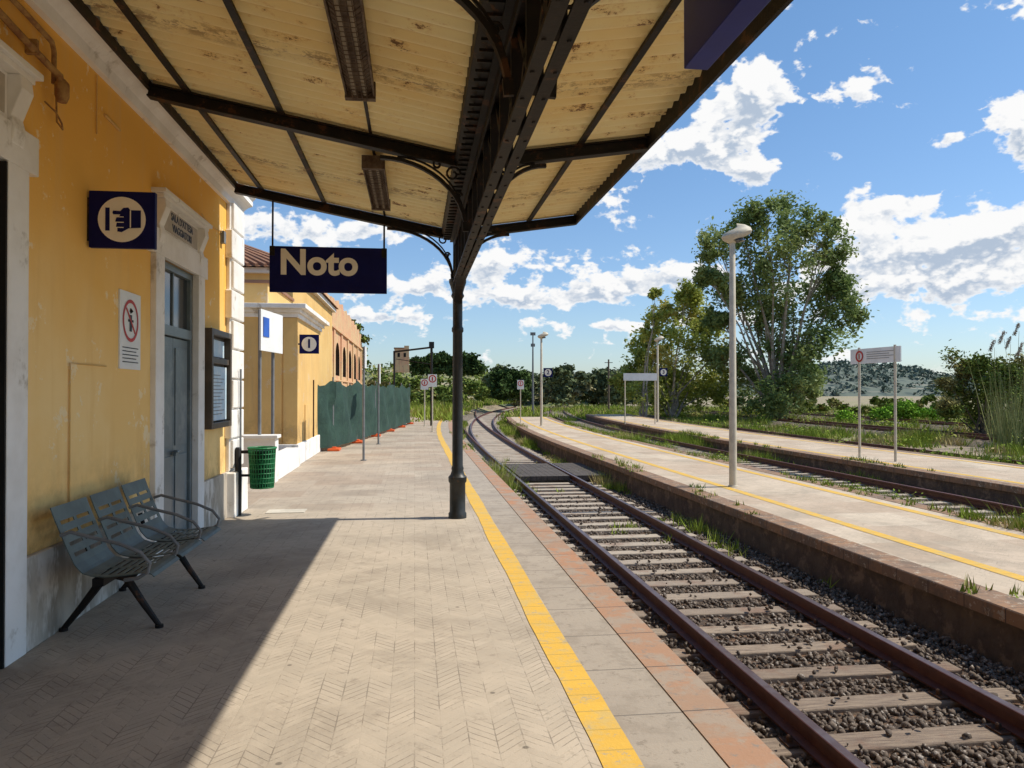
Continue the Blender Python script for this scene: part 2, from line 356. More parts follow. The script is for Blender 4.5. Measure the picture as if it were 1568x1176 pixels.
# ---------------------------------------------------------------- tracks
def railprof(x,zt=-.55):
    h=.15
    return [(x-.036,zt-.004),(x-.030,zt),(x+.030,zt),(x+.036,zt-.004),(x+.036,zt-.036),(x+.010,zt-.05),(x+.010,zt-.115),(x+.068,zt-.135),(x+.068,zt-h),(x-.068,zt-h),(x-.068,zt-.135),(x-.010,zt-.115),(x-.010,zt-.05),(x-.036,zt-.036)]
def track(c,y0,y1,fn=off,near=False,bed=m_ballast2,sleep=True,zo=0):
    T=empty('railway_track'); ys=list(np.arange(y0,y1,2.0))
    q=MB(); q.sweep([(c-1.75,-.86),(c-1.35,-.745+zo),(c+1.35,-.745+zo),(c+1.75,-.86)],ys,0,fn); q.obj('ballast_bed',bed,T)
    q=MB()
    for sx in(-.75,.75):
        q.sweep(railprof(c+sx,-.55+zo),ys,[0,1,0]+[0]*11 if near else 0,fn,closed=True)
    q.obj('rails',[m_rail,m_railtop],T)
    q=MB()
    if sleep:
        y=y0
        while y<y1-1:
            o=fn(y); jx=random.uniform(-.05,.05); w=random.uniform(.10,.13); a=random.uniform(-.022,.022)
            q.beam((c+o-1.25+jx,y-a,-.775+zo),(c+o+1.25+jx,y+a,-.775+zo),w*2,.14+random.uniform(-.012,.008)); y+=.6
        q.obj('sleepers',m_sleep,T,bevel=.012 if near else 0)
    if near:
        q=MB(); y=y0
        while y<22:
            for sx in(-.75,.75):
                q.box(c+sx-.15,c+sx+.15,y-.07,y+.07,-.703,-.692)
                for s2 in(-.11,.11):
                    q.lathe(c+sx+s2,y,[(.022,-.692),(.022,-.66),(.012,-.65)],6)
            y+=.6
        q.obj('rail_fastenings',m_rust,T)
    return T
track(3.3,0,112,near=True,bed=m_ballast)
track(3.3,26,112,fn=off2,zo=-.004)
track(9.92,-2,90,zo=.10); track(16.95,-2,90,zo=.12); track(26,-2,90,zo=.14); track(34,-2,110,zo=.14)
CB=empty('track_crossing'); q=MB()
for i in range(9): q.box(2.66+i*.145,2.66+i*.145+.138,19.5,23.0,-.68,-.565)
for i in range(5): q.box(1.60+i*.17,1.60+i*.17+.165,19.5,23.0,-.68,-.56)
for i in range(5): q.box(4.13+i*.17,4.13+i*.17+.165,19.5,23.0,-.68,-.56)
q.obj('boards',m_wood,CB)
t_=(1+5**.5)/2
iv=np.array([(-1,t_,0),(1,t_,0),(-1,-t_,0),(1,-t_,0),(0,-1,t_),(0,1,t_),(0,-1,-t_),(0,1,-t_),(t_,0,-1),(t_,0,1),(-t_,0,-1),(-t_,0,1)])/1.9
if_=np.array([(0,11,5),(0,5,1),(0,1,7),(0,7,10),(0,10,11),(1,5,9),(5,11,4),(11,10,2),(10,7,6),(7,1,8),(3,9,4),(3,4,2),(3,2,6),(3,6,8),(3,8,9),(4,9,5),(2,4,11),(6,2,10),(8,6,7),(9,8,1)])
def stones(name,x0,x1,y0,y1,n,zf,sz,mat,skip=True):
    X=rng.uniform(x0,x1,n);Y=y0+(y1-y0)*rng.uniform(0,1,n)**1.5
    if skip:
        ph=np.abs((Y/.6)-np.round(Y/.6))*.6
        k=~((ph<.14)&(X>2.03)&(X<4.57)) | (rng.uniform(0,1,n)<.06)
        for rx in(2.55,4.05): k&=np.abs(X-rx)>.085
        X=X[k];Y=Y[k];ph=ph[k]
    n=len(X); onS=np.zeros(n)
    if skip: onS=((ph<.14)&(X>2.03)&(X<4.57))*.05
    S=rng.uniform(sz*.5,sz*1.35,n)
    A=rng.normal(size=(n,3,3)); Q,_=np.linalg.qr(A)
    V=iv[None]*rng.uniform(.55,1.15,(n,12,1))*np.stack([S,S*rng.uniform(.6,1,n),S*rng.uniform(.5,.9,n)],1)[:,None,:]
    V=np.einsum('nij,nkj->nki',Q,V)
    V+=np.stack([X,Y,np.full(n,zf)+rng.uniform(-.015,.02,n)+onS],1)[:,None,:]
    Fc=(if_[None]+(np.arange(n)*12)[:,None,None]).reshape(-1,3)
    npmesh(name,V,Fc,mat)
stones('track_gravel',1.62,4.98,1.0,17,30000,-.735,.031,m_stone)
stones('track_gravel',8.55,11.3,7,22,5000,-.645,.035,m_stone,False)
# ---------------------------------------------------------------- station building
B=empty('station_building'); WX=-2.4
q=MB()
doors=[(3.68,4.81,2.95),(7.63,8.8,2.88)]
yy=-8
for (a,c,h) in doors:
    q.box(WX-.3,WX,yy,a,0,5.2); q.box(WX-.3,WX,a,c,h,5.2); yy=c
q.box(WX-.3,WX,yy,10.8,0,5.2); q.box(-12,WX-.3,-8,10.8,0,5.2)
q.obj('walls',m_wall,B)
q=MB(); yy=-8
for (a,c,h) in doors:
    q.box(WX,WX+.045,yy,a-.24,0,.58); yy=c+.24
q.box(WX,WX+.045,yy,10.83,0,.58); q.obj('plinth',m_plinth,B,bevel=.008)
q=MB()
for k,(a,c,h) in enumerate(doors):
    for (e,f) in((a-.24,a+.005),(c-.005,c+.24)): q.box(WX-.02,WX+.05,e,f,0,h)
    if k: q.box(WX-.14,WX-.02,c-.012,c+.01,0,h); q.box(WX-.14,WX-.02,a-.01,a+.012,0,h)
    q.box(WX-.02,WX+.05,a-.36,c+.36,h,h+.24)
    q.box(WX-.02,WX+.03,a-.02,c+.02,h+.24,h+.52)
    q.box(WX-.02,WX+.10,a-.2,c+.2,h+.52,h+.56); q.box(WX-.02,WX+.13,a-.24,c+.24,h+.56,h+.60)
    for e in(a-.16,c+.02):
        pr=[(0,.52),(.10,.52),(.11,.44),(.08,.36),(.05,.28),(.07,.2),(.055,.12),(.0,.10)]
        vs=[(WX+.0+u,e,h+w) for u,w in pr]+[(WX+u,e+.14,h+w) for u,w in pr]; n=len(pr)
        q.add(vs,[tuple(range(n)),tuple(range(2*n-1,n-1,-1))]+[(i,i+n,(i+1)%n+n,(i+1)%n) for i in range(n)])
q.obj('door_surrounds',m_white,B,bevel=.006)
q=MB(); q.box(WX-.28,WX+.045,4.785,4.803,0,2.94); q.obj('dark_door_jamb',m_dark,B)
q=MB(); q.box(WX,WX+.05,10.22,10.80,.58,4.08)
z=.62;k=0
while z<4.0:
    q.box(WX+.0,WX+.09,10.16 if k%2 else 10.26,10.86,z,min(z+.36,4.04)); z+=.385;k+=1
q.box(WX,WX+.14,10.12,10.9,.0,.57)
q.obj('corner_pilaster',m_white,B,bevel=.012)
q=MB()
q.sweep([(WX,4.02),(WX+.05,4.02),(WX+.07,4.09),(WX+.12,4.13),(WX+.18,4.15),(WX+.18,4.22),(WX+.22,4.26),(WX+.22,4.33),(WX,4.36)],[-8,10.95],0); q.obj('cornice',m_white,B)
q=MB(); q.box(-12.2,WX+.25,-8.2,11.0,5.2,5.4); q.obj('eaves',m_white,B)
def door_leaf(a,c,h,x,mt):
    q=MB()
    q.box(x-.04,x+.03,a,a+.07,0.02,h); q.box(x-.04,x+.03,c-.07,c,0.02,h); q.box(x-.04,x+.03,a+.07,c-.07,h-.07,h); q.box(x-.04,x+.04,a+.07,c-.07,2.16,2.26)
    m_=(a+c)/2
    for (e,f) in((a+.075,m_-.003),(m_+.003,c-.075)):
        q.box(x-.03,x+.0,e,f,.03,2.15)
        for (z0,z1) in((.15,.95),(1.05,2.05)):
            q.box(x,x+.012,e+.06,f-.06,z0,z1)
    q.box(x+.02,x+.05,m_-.05,m_+.05,.95,1.0); q.tube([(x+.03,m_-.06,1.0),(x+.09,m_-.06,1.0),(x+.09,m_-.16,1.0)],.011)
    q.box(x-.03,x+.005,m_-.02,m_+.02,2.26,h-.07)
    q.obj('door',mt,B,bevel=.004)
    q=MB(); q.box(x-.03,x-.01,a+.07,m_-.02,2.26,h-.07); q.box(x-.03,x-.01,m_+.02,c-.07,2.26,h-.07); q.obj('transom_glass',m_glass,B)
door_leaf(*doors[1],WX-.05,m_door); door_leaf(3.68,4.78,2.95,WX-.09,M('dark_door_paint',(.04,.045,.05),None,3,.4,0))
q=MB(); q.box(WX-.1,WX+.12,7.63,8.80,.0,.05); q.obj('door_step',m_plinth,B,bevel=.008)
q=MB()
for a,c,h in doors: q.box(WX+.03,WX+.038,a+.03,c-.03,h+.27,h+.49)
q.obj('lettered_panels',M('panel_stone',(.50,.44,.36),(.42,.37,.30),5),B)
text('panel_letters','SALA D\'ATTESA\nVIAGGIATORI',.105,(WX+.040,8.215,doors[1][2]+.38),(R(90),0,R(90)),m_black,B,.001)
text('panel_letters','UFFICIO\nMOVIMENTO',.105,(WX+.040,4.3,doors[0][2]+.38),(R(90),0,R(90)),m_black,B,.001)
q=MB()
q.tube([(WX+.05,2.0,3.93),(WX+.05,4.0,3.82),(WX+.05,5.15,3.72),(WX+.06,5.28,3.70),(WX+.10,5.33,3.66),(WX+.1,5.35,3.60)],.022)
q.tube([(WX+.05,2.5,4.0),(WX+.05,5.0,3.90),(WX+.05,5.33,3.88),(WX+.05,5.36,3.83),(WX+.05,5.36,3.62)],.017)
q.lathe(WX+.1,5.36,[(.03,3.5),(.045,3.54),(.045,3.62),(.02,3.65)],10)
for y_ in(3.9,4.5,5.1): q.box(WX,WX+.07,y_-.015,y_+.015,3.70,3.79)
q.tube([(WX+.02,5.3,3.48),(WX+.08,5.32,3.42),(WX+.10,5.36,3.36),(WX+.08,5.42,3.34),(WX+.03,5.45,3.4),(WX+.02,5.46,3.6)],.006)
q.obj('rusty_pipes',M('rusty_pipe',(.42,.25,.09),(.24,.11,.05),12,.8),B,smooth=True)
q=MB(); q.tube([(WX+.01,5.72,.6),(WX+.01,5.72,1.8),(WX+.01,6.35,1.8)],.006); q.tube([(WX+.01,6.15,4.0),(WX+.01,6.15,3.55)],.005); q.tube([(WX+.01,6.3,3.75),(WX+.01,6.6,3.73)],.012)
q.tube([(WX+.02,9.0,3.6),(WX+.02,9.3,3.55),(WX+.02,9.9,3.58)],.006)
q.obj('conduits',m_wall2,B)
q=MB(); q.box(WX,WX+.05,9.9,10.0,3.45,3.6); q.tube([(WX+.12,10.52,.55),(WX+.12,10.52,1.9)],.014); q.obj('junction_box',m_grey,B)
# ---------------------------------------------------------------- canopy
C=empty('platform_canopy'); Y0,Y1=-7.0,9.86
def zl(x): return 3.68+(4.17-3.68)*(.36-x)/(.36+2.18)
def zr(x): return 3.70+(3.90-3.70)*(x-.72)/(2.06-.72)
def sheet(x0,x1,zf,name):
    n=int((Y1-Y0)/PITCH*12); ys=np.linspace(Y0,Y1,n); xs=np.linspace(x0,x1,6)
    V=[];zc=.027*np.sin(2*np.pi*ys/PITCH)
    for x in xs: V.append(np.stack([np.full(n,x),ys,zf(x)+zc+.03],1))
    V=np.concatenate(V); a=(np.arange(5)[:,None]*n+np.arange(n-1)[None]).ravel()
    npmesh(name,V,np.stack([a,a+1,a+1+n,a+n],1),m_corr,C,smooth=True)
sheet(.36,-2.18,zl,'roof_sheet'); sheet(.72,2.07,zr,'roof_sheet')
q=MB(); q.poly([(.36,Y0,zl(.36)+.08),(-2.2,Y0,zl(-2.2)+.08),(-2.2,Y1,zl(-2.2)+.08),(.36,Y1,zl(.36)+.08)]); q.poly([(.72,Y0,zr(.72)+.08),(2.18,Y0,zr(2.07)+.08),(2.18,Y1,zr(2.07)+.08),(.72,Y1,zr(.72)+.08)]); q.obj('roof_upper_skin',m_upper,C)
q=MB()
q.sweep([(.34,3.78),(.34,3.60),(.40,3.55),(.68,3.55),(.74,3.60),(.74,3.78)],[Y0,Y1],0)
for yb in np.arange(Y0,Y1,.14): q.box(.36,.72,yb,yb+.02,3.535,3.552)
for yb in(-2.6,.5,3.6,6.7,9.80):
    dep=.12
    for (xa,xb,zf) in((-2.2,.36,zl),(.72,2.07,zr)):
        q.beam((xa,yb,zf(xa)-.02),(xb,yb,zf(xb)-.02),.10,.014); q.beam((xa,yb,zf(xa)-dep),(xb,yb,zf(xb)-dep),.10,.014)
        q.beam((xa,yb,zf(xa)-.07),(xb,yb,zf(xb)-.07),.012,.1)
for xa in(-1.88,-1.12,): q.beam((xa,Y0,zl(xa)-.015),(xa,Y1,zl(xa)-.015),.045,.03)
q.beam((1.45,Y0,zr(1.45)-.015),(1.45,Y1,zr(1.45)-.015),.045,.03)
q.beam((-.38,Y0,zl(-.38)-.0),(-.38,Y1,zl(-.38)-.0),.025,.02)
q.beam((2.08,Y0,3.86),(2.08,Y1+.02,3.86),.03,.15); q.beam((2.12,Y0,3.95),(2.12,Y1+.02,3.95),.10,.03)
q.beam((-2.19,Y0,zl(-2.19)-.03),(-2.19,Y1,zl(-2.19)-.03),.03,.07)
q.obj('roof_frame',m_iron,C)
q=MB(); gx_=.54; zb=2.97; zt=3.52
for sx in(-.045,.045):
    q.beam((gx_+sx,Y0,zb+.03),(gx_+sx,9.9,zb+.03),.012,.07); q.beam((gx_+sx,Y0,zt-.03),(gx_+sx,9.9,zt-.03),.012,.08)
for sx in(-.04,.04): q.beam((gx_+sx,Y0,zb-.010),(gx_+sx,9.9,zb-.010),.062,.014)
q.beam((gx_,Y0,zt+.01),(gx_,9.9,zt+.01),.19,.014)
y=Y0;k=0
while y<9.5:
    for (a_,b_) in(((y,zb),(y+.55,zt)),((y,zt),(y+.55,zb))):
        q.beam((gx_,a_[0],a_[1]),(gx_,b_[0],b_[1]),.02,.045)
    q.beam((gx_,y,zb),(gx_,y,zt),.08,.03); y+=.55;k+=1
y=Y0
while y<9.8:
    for sx in(-.05,.05): q.lathe(gx_+sx,y,[(.009,zb-.024),(.011,zb-.017)],6)
    y+=.30
q.obj('lattice_girder',m_iron,C)
def bracket(q,y,x0,x1,z0,z1,w=.03):
    P=[];sx=1 if x1>x0 else -1; rx=abs(x1-x0); rz=z1-z0
    for i in range(13):
        a=math.pi/2*i/12; P.append((x0+sx*rx*(1-math.cos(a)),y,z0+rz*math.sin(a)))
    for i in range(12): q.beam(P[i],P[i+1],.05,w)
    P2=[(x0+(p[0]-x0)*.80,y,z0+(p[2]-z0)*.97+.03) for p in P]
    for i in range(12): q.beam(P2[i],P2[i+1],.02,.015)
    for (fx,fz,r) in((.10,.80,.30),(.28,.93,.20),(.04,.5,.16)):
        cx=x0+sx*rx*fx+sx*.04; cz=z0+rz*fz; rr=r*.24
        pts=[(cx+rr*math.cos(t*.55)*(1-t*.05),y,cz+rr*math.sin(t*.55)*(1-t*.05)) for t in range(15)]
        q.tube(pts,.011,6)
q=MB()
bracket(q,9.80,.48,-.35,3.02,3.66); bracket(q,9.80,.60,1.2,3.02,3.62)
for yb in(6.7,3.6,.5): bracket(q,yb,.44,-.3,3.0,3.62); bracket(q,yb,.64,1.15,3.0,3.60)
P=[(.54,9.74-1.1*(1-math.cos(math.pi/2*i/10)),2.72+.27*math.sin(math.pi/2*i/10)) for i in range(11)]
for i in range(10): q.beam(P[i],P[i+1],.10,.03)
q.obj('scroll_brackets',m_iron,C)
q=MB(); cx,cyy=.54,9.80
q.lathe(cx,cyy,[(.115,0),(.115,.06),(.100,.08),(.100,.44),(.115,.46),(.118,.52),(.09,.55),(.074,.60),(.080,.63),(.068,.66),(.062,2.35),(.075,2.37),(.075,2.41),(.062,2.43),(.062,2.78),(.085,2.82),(.07,2.86),(.095,2.95),(.11,2.99),(.11,3.03),(.06,3.05),(.06,3.55)],20)
q.obj('cast_iron_column',m_column,C,smooth=True)
q=MB(); q.lathe(cx,-1.2,[(.1,0),(.1,.5),(.066,.6),(.06,2.8),(.1,2.99),(.06,3.5)],20); q.obj('cast_iron_column',m_column,C,smooth=True)
m_fix=M('fixture_metal',(.16,.115,.08),(.07,.04,.025),8,.7)
for ya,yb in((3.95,5.45),(7.15,8.75)):
    L=empty('fluorescent_ceiling_light'); q=MB(); xc=-.38; z=zl(xc)-.10
    q.beam((xc,ya,z),(xc,yb,z),.17,.07); q.beam((xc,ya-.03,z-.02),(xc,ya+.03,z-.02),.21,.12); q.beam((xc,yb-.03,z-.02),(xc,yb+.03,z-.02),.21,.12)
    for sx in(-.095,.095): q.beam((xc+sx,ya,z-.04),(xc+sx,yb,z-.04),.012,.05)
    for y_ in np.arange(ya+.05,yb,.06):
        q.tube([(xc-.09,y_,z-.05),(xc-.05,y_,z-.085),(xc+.05,y_,z-.085),(xc+.09,y_,z-.05)],.003,4)
    for sx in(-.05,-.017,.017,.05): q.tube([(xc+sx,ya,z-.085),(xc+sx,yb,z-.085)],.003,4)
    for y_ in(ya+.2,yb-.2): q.beam((xc,y_,z),(xc,y_,z+.12),.03,.03)
    q.obj('caged_housing',m_fix,L)
    q=MB()
    for sx in(-.035,.035): q.tube([(xc+sx,ya+.05,z-.055),(xc+sx,yb-.05,z-.055)],.016,8)
    q.obj('tubes',M('dusty_tube',(.34,.28,.21),None,4,.5,0),L)
# ---------------------------------------------------------------- signs
S=empty('station_name_sign'); q=MB(); q.box(-1.78,-.35,9.76,9.80,2.83,3.40); q.obj('board',m_navy,S,bevel=.006)
q=MB()
for x in(-1.745,-.385): q.tube([(x,9.78,3.38),(x,9.78,3.45),(x,9.79,zl(x)-.1)],.012); q.box(x-.03,x+.03,9.755,9.76,3.28,3.4)
q.obj('hanger_rods',m_iron,S)
text('lettering','Noto',.43,(-1.66,9.757,3.06),(R(90),0,0),m_cream,S,.014,.002,'LEFT')
S=empty('station_name_sign'); q=MB(); q.box(1.28,1.40,.6,3.55,3.15,3.75); q.obj('board',m_navy2,S,bevel=.006)
q=MB(); q.tube([(1.34,3.2,3.75),(1.34,3.2,3.82)],.015); q.tube([(1.34,1.2,3.75),(1.34,1.2,3.82)],.015); q.obj('hangers',m_iron,S)
text('lettering','Noto',.43,(1.278,2.2,3.45),(R(90),0,R(-90)),m_cream,S,.012)
def disc(q,cx,y,cz,r,mi=0,n=40):
    vs=[(cx+r*math.cos(2*math.pi*k/n),y,cz+r*math.sin(2*math.pi*k/n)) for k in range(n)]
    q.add(vs,[tuple(range(n))],mi)
def ring(q,cx,y,cz,r0,r1,mi=0,n=40):
    vs=[(cx+r*math.cos(2*math.pi*k/n),y,cz+r*math.sin(2*math.pi*k/n)) for r in(r0,r1) for k in range(n)]
    q.add(vs,[(k,(k+1)%n,(k+1)%n+n,k+n) for k in range(n)],mi)
S=empty('wayfinding_sign'); yS=6.0; x0,x1,z0,z1=-2.385,-1.92,2.665,3.085
q=MB(); q.box(x0,x1,yS,yS+.05,z0,z1); q.obj('board',m_navy,S,bevel=.004)
cx=(x0+x1)/2;cz=(z0+z1)/2
q=MB(); disc(q,cx,yS-.003,cz,.168); q.obj('cream_disc',m_cream,S)
q=MB(); yI=yS-.006
q.box(cx-.115,cx-.085,yI,yI+.002,cz-.085,cz+.085)
pts=[(-.065,.050),(-.060,.064),(-.01,.062),(.01,.085),(.045,.09),(.06,.07),(.135,.07),(.135,-.06),(.05,-.065),(.0,-.095),(-.03,-.09),(-.03,-.062),(-.04,-.055),(-.035,-.025),(-.045,-.015),(-.038,.012),(-.02,.020),(-.01,.036),(-.06,.036)]
q.poly([(cx+a,yI,cz+c_) for a,c_ in pts])
q.obj('pictogram',m_navy,S)
q=MB()
for zz in(-.06,-.022,.018): q.box(cx-.04,cx+.015,yI-.003,yI-.002,cz+zz-.003,cz+zz+.003)
q.box(cx+.058,cx+.066,yI-.003,yI-.002,cz-.06,cz+.068); q.obj('pictogram_lines',m_cream,S)
q=MB(); q.box(x0-.02,x0+.02,yS+.01,yS+.04,z0+.05,z1-.05); q.obj('wall_bracket',m_iron,S)
S=empty('no_access_sign'); q=MB(); q.box(WX,WX+.012,6.62,7.10,1.79,2.44); q.obj('panel',m_signw,S)
def wring(q,x,cy,cz,r0,r1,n=40):
    vs=[(x,cy+r*math.cos(2*math.pi*k/n),cz+r*math.sin(2*math.pi*k/n)) for r in(r0,r1) for k in range(n)]
    q.add(vs,[(k,(k+1)%n,(k+1)%n+n,k+n) for k in range(n)])
q=MB(); wring(q,WX+.015,6.86,2.20,.15,.18); q.beam((WX+.015,6.76,2.30),(WX+.015,6.96,2.10),.003,.02,up=(0,1,1)); q.obj('prohibition_ring',m_red,S)
q=MB(); q.beam((WX+.0145,6.86,2.11),(WX+.0145,6.86,2.25),.002,.05,up=(0,1,0)); q.lathe(WX+.014,6.86,[(.0,2.26),(.022,2.28),(.0,2.31)],10); q.beam((WX+.0145,6.80,2.2),(WX+.0145,6.92,2.2),.002,.02)
for i in range(5): q.beam((WX+.014,6.68,1.97-i*.03),(WX+.014,7.04-.05*(i%2),1.97-i*.03),.002,.008)
q.obj('figure_and_text',m_black,S)
S=empty('notice_board'); q=MB(); xa=WX+.0; xb=WX+.11; a,c,z0,z1=9.12,10.08,1.17,2.33
q.box(xa,xb,a,a+.07,z0,z1); q.box(xa,xb,c-.07,c,z0,z1); q.box(xa,xb,a+.07,c-.07,z1-.07,z1); q.box(xa,xb,a+.07,c-.07,z0,z0+.07); q.box(xa,xb-.02,a+.07,c-.07,1.93,2.0); q.box(xa,xa+.03,a+.07,c-.07,z0+.07,z1-.07)
q.obj('case',m_casewood,S,bevel=.006)
q=MB(); q.box(xa+.06,xa+.064,a+.09,c-.09,1.26,1.90); q.box(xa+.03,xa+.036,a+.1,c-.1,2.02,2.22); q.obj('posters',m_paper,S)
q=MB()
for i in range(12): q.box(xa+.064,xa+.066,a+.16,c-.30+.1*math.sin(i*2.1),1.33+i*.042,1.34+i*.042)
q.obj('poster_text',m_grey,S)
# ---------------------------------------------------------------- bench
S=empty('metal_bench')
prof=[(-2.27,.87),(-2.245,.80),(-2.205,.70),(-2.165,.60),(-2.125,.51),(-2.08,.455),(-2.02,.435),(-1.93,.428),(-1.82,.435),(-1.72,.448),(-1.67,.445),(-1.645,.42)]
def resample(P,n):
    P=np.array(P);d=np.r_[0,np.cumsum(np.linalg.norm(np.diff(P,axis=0),axis=1))];t=np.linspace(0,d[-1],n)
    return np.stack([np.interp(t,d,P[:,0]),np.interp(t,d,P[:,1])],1)
pf=resample(prof,38)
for si,(a,c) in enumerate(((5.16,5.69),(5.755,6.275),(6.34,6.86))):
    q=MB(); w=c-a
    for i in range(37):
        slot=False
        if 3<i<15: slot=(i%3==1)
        if 20<i<34: slot=(i%2==0)
        segs=[(0,.10),(.46,.54),(.90,1)] if slot else [(0,.1),(.1,.46),(.46,.54),(.54,.9),(.9,1)]
        for s0,s1 in segs:
            (xa,za),(xb,zb_)=pf[i],pf[i+1]
            q.add([(xa,a+w*s0,za),(xa,a+w*s1,za),(xb,a+w*s1,zb_),(xb,a+w*s0,zb_)],[(0,1,2,3)])
    q.obj('seat_shell',m_bench,S,solid=.006)
q=MB(); q.beam((-2.0,5.2,.385),(-2.0,6.82,.385),.07,.05)
for y in(5.5,6.55):
    for x1_ in(-1.72,-2.33):
        P=[(-2.0,y,.37),(-2.0+(x1_+2.0)*.25,y,.34),(-2.0+(x1_+2.0)*.65,y,.16),(x1_,y,.015)]
        q.tube(P,[.035,.03,.024,.018],8)
        q.tube([(x1_,y,0),(x1_,y,.02)],.028,10)
    q.tube([(-2.2,y,.62),(-2.16,y,.48),(-2.0,y,.385),(-1.75,y,.41)],.018,8)
q.obj('legs_and_beam',m_iron,S,smooth=True)
q=MB()
for y in(5.14,5.722,6.307,6.88):
    P=[(-2.20,y,.70),(-2.14,y,.72),(-2.02,y,.685),(-1.85,y,.64),(-1.72,y,.58),(-1.665,y,.51),(-1.68,y,.455),(-1.74,y,.42),(-1.82,y,.41)]
    q.tube(P,.012,8)
q.obj('armrests',m_grey,S,smooth=True)
# ---------------------------------------------------------------- litter bin
S=empty('litter_bin'); q=MB(); q.lathe(-2.27,10.35,[(.042,0),(.042,.86),(.03,.88)],14); q.box(-2.25,-2.12,10.33,10.37,.80,.84); q.box(-2.25,-2.12,10.33,10.37,.5,.53); q.obj('post',m_black,S,smooth=True)
q=MB(); bx,by=-1.97,10.35
for k in range(9):
    z=.36+k*.062; r=.145+.025*k/8
    q.tube([(bx+r*math.cos(t*math.pi/10),by+r*math.sin(t*math.pi/10),z) for t in range(21)],.007,5)
for k in range(28):
    a=2*math.pi*k/28
    q.tube([(bx+.145*math.cos(a),by+.145*math.sin(a),.36),(bx+.170*math.cos(a+.25),by+.170*math.sin(a+.25),.86)],.006,4)
    q.tube([(bx+.145*math.cos(a),by+.145*math.sin(a),.36),(bx+.170*math.cos(a-.25),by+.170*math.sin(a-.25),.86)],.006,4)
q.lathe(bx,by,[(.0,.345),(.145,.35),(.15,.37),(.0,.375)],20)
q.tube([(bx+.175*math.cos(t*math.pi/12),by+.175*math.sin(t*math.pi/12),.87) for t in range(25)],.014,6)
q.obj('basket',m_bin,S)
q=MB(); q.lathe(bx,by,[(.13,.38),(.155,.84)],20); q.obj('liner',M('bin_liner',(.01,.04,.02),None,5,.6),S,smooth=True)
# ---------------------------------------------------------------- outbuildings
A=empty('outbuilding'); ax=-2.55
q=MB(); q.box(-9.5,ax,17.2,21.4,0,3.22); q.box(-9.5,ax-.75,17.9,21.4,3.5,4.05); q.obj('walls',m_wall2,A)
q=MB(); q.box(-9.5,ax+.05,17.15,21.45,0,.46); q.box(-9.6,ax+.04,17.16,21.44,3.22,3.32); q.box(-9.6,ax+.10,17.08,21.5,3.32,3.40); q.box(-9.6,ax+.22,16.96,21.6,3.40,3.50); q.obj('plinth_and_cornice',m_white,A,bevel=.01)
q=MB(); q.box(-3.35,ax-.32,17.17,17.2,.47,3.2); q.box(-2.83,ax+.02,17.175,17.2,.47,3.2); q.obj('corner_render_bands',m_wall2,A)
q=MB(); q.box(ax,ax+.02,18.4,19.4,.46,1.3); q.obj('wall_patch',m_wall2,A)
q=MB(); q.box(-9.6,ax-.70,17.85,21.45,4.05,4.12); q.obj('parapet_coping',m_tile,A)
A=empty('tiled_roof_house'); q=MB(); q.box(-12,-3.45,22.5,33,0,4.95); q.obj('walls',m_wall2,A)
q=MB(); q.box(-12.2,-3.3,22.3,33.2,4.95,5.1); q.obj('cornice',m_white,A)
q=MB(); q.add([(-12.3,22.1,5.1),(-3.2,22.1,5.1),(-3.2,33.3,5.1),(-12.3,33.3,5.1),(-9,25.4,6.6),(-6.5,25.4,6.6),(-6.5,30,6.6),(-9,30,6.6)],[(0,1,5,4),(1,2,6,5),(2,3,7,6),(3,0,4,7),(4,5,6,7)])
for i in range(40):
    t=i/39; q.tube([(-12.3+9.1*t,22.1,5.13),(-9+2.5*t,25.4,6.63)],.06,5)
q.obj('tile_roof',m_tile,A)
A=empty('arcaded_building'); x=-4.3; q=MB()
ops=[(35.6+4.2*i,2.3,2.5,3.5) for i in range(7)]
def topz(y): return 6.0+.55*math.sin((y-30)*.09)+.16*math.sin(y*2.3)+.14*math.sin(y*5.1)
y0=33.3;yend=64
def wq(ya,yb,za,zb):
    q.add([(x,ya,za),(x,yb,za),(x,yb,zb),(x,ya,zb)],[(0,1,2,3)])
def wtop(ya,yb,za,n=4):
    for i in range(n):
        u=ya+(yb-ya)*i/n;v=ya+(yb-ya)*(i+1)/n; q.add([(x,u,za),(x,v,za),(x,v,topz(v)),(x,u,topz(u))],[(0,1,2,3)])
        q.add([(x,u,topz(u)),(x,v,topz(v)),(x-.5,v,topz(v)),(x-.5,u,topz(u))],[(0,1,2,3)])
for (yc,w_,zs,zp) in ops:
    wtop(y0,yc-w_/2,0); wq(yc-w_/2,yc+w_/2,0,zs)
    n=10
    for i in range(n):
        a0=math.pi-math.pi*i/n;a1=math.pi-math.pi*(i+1)/n
        u0,u1=yc+w_/2*math.cos(a0),yc+w_/2*math.cos(a1); h0,h1=zp+w_/2*.75*math.sin(a0),zp+w_/2*.75*math.sin(a1)
        q.add([(x,u0,h0),(x,u1,h1),(x,u1,topz(u1)),(x,u0,topz(u0))],[(0,1,2,3)])
        q.add([(x,u0,topz(u0)),(x,u1,topz(u1)),(x-.5,u1,topz(u1)),(x-.5,u0,topz(u0))],[(0,1,2,3)])
        q.add([(x,u0,h0),(x,u1,h1),(x-.5,u1,h1),(x-.5,u0,h0)],[(0,1,2,3)],1)
    for u in(yc-w_/2,yc+w_/2): q.add([(x,u,zs),(x,u,zp),(x-.5,u,zp),(x-.5,u,zs)],[(0,1,2,3)],1)
    q.add([(x,yc-w_/2,zs),(x,yc+w_/2,zs),(x-.5,yc+w_/2,zs),(x-.5,yc-w_/2,zs)],[(0,1,2,3)],1)
    y0=yc+w_/2
wtop(y0,yend,0)
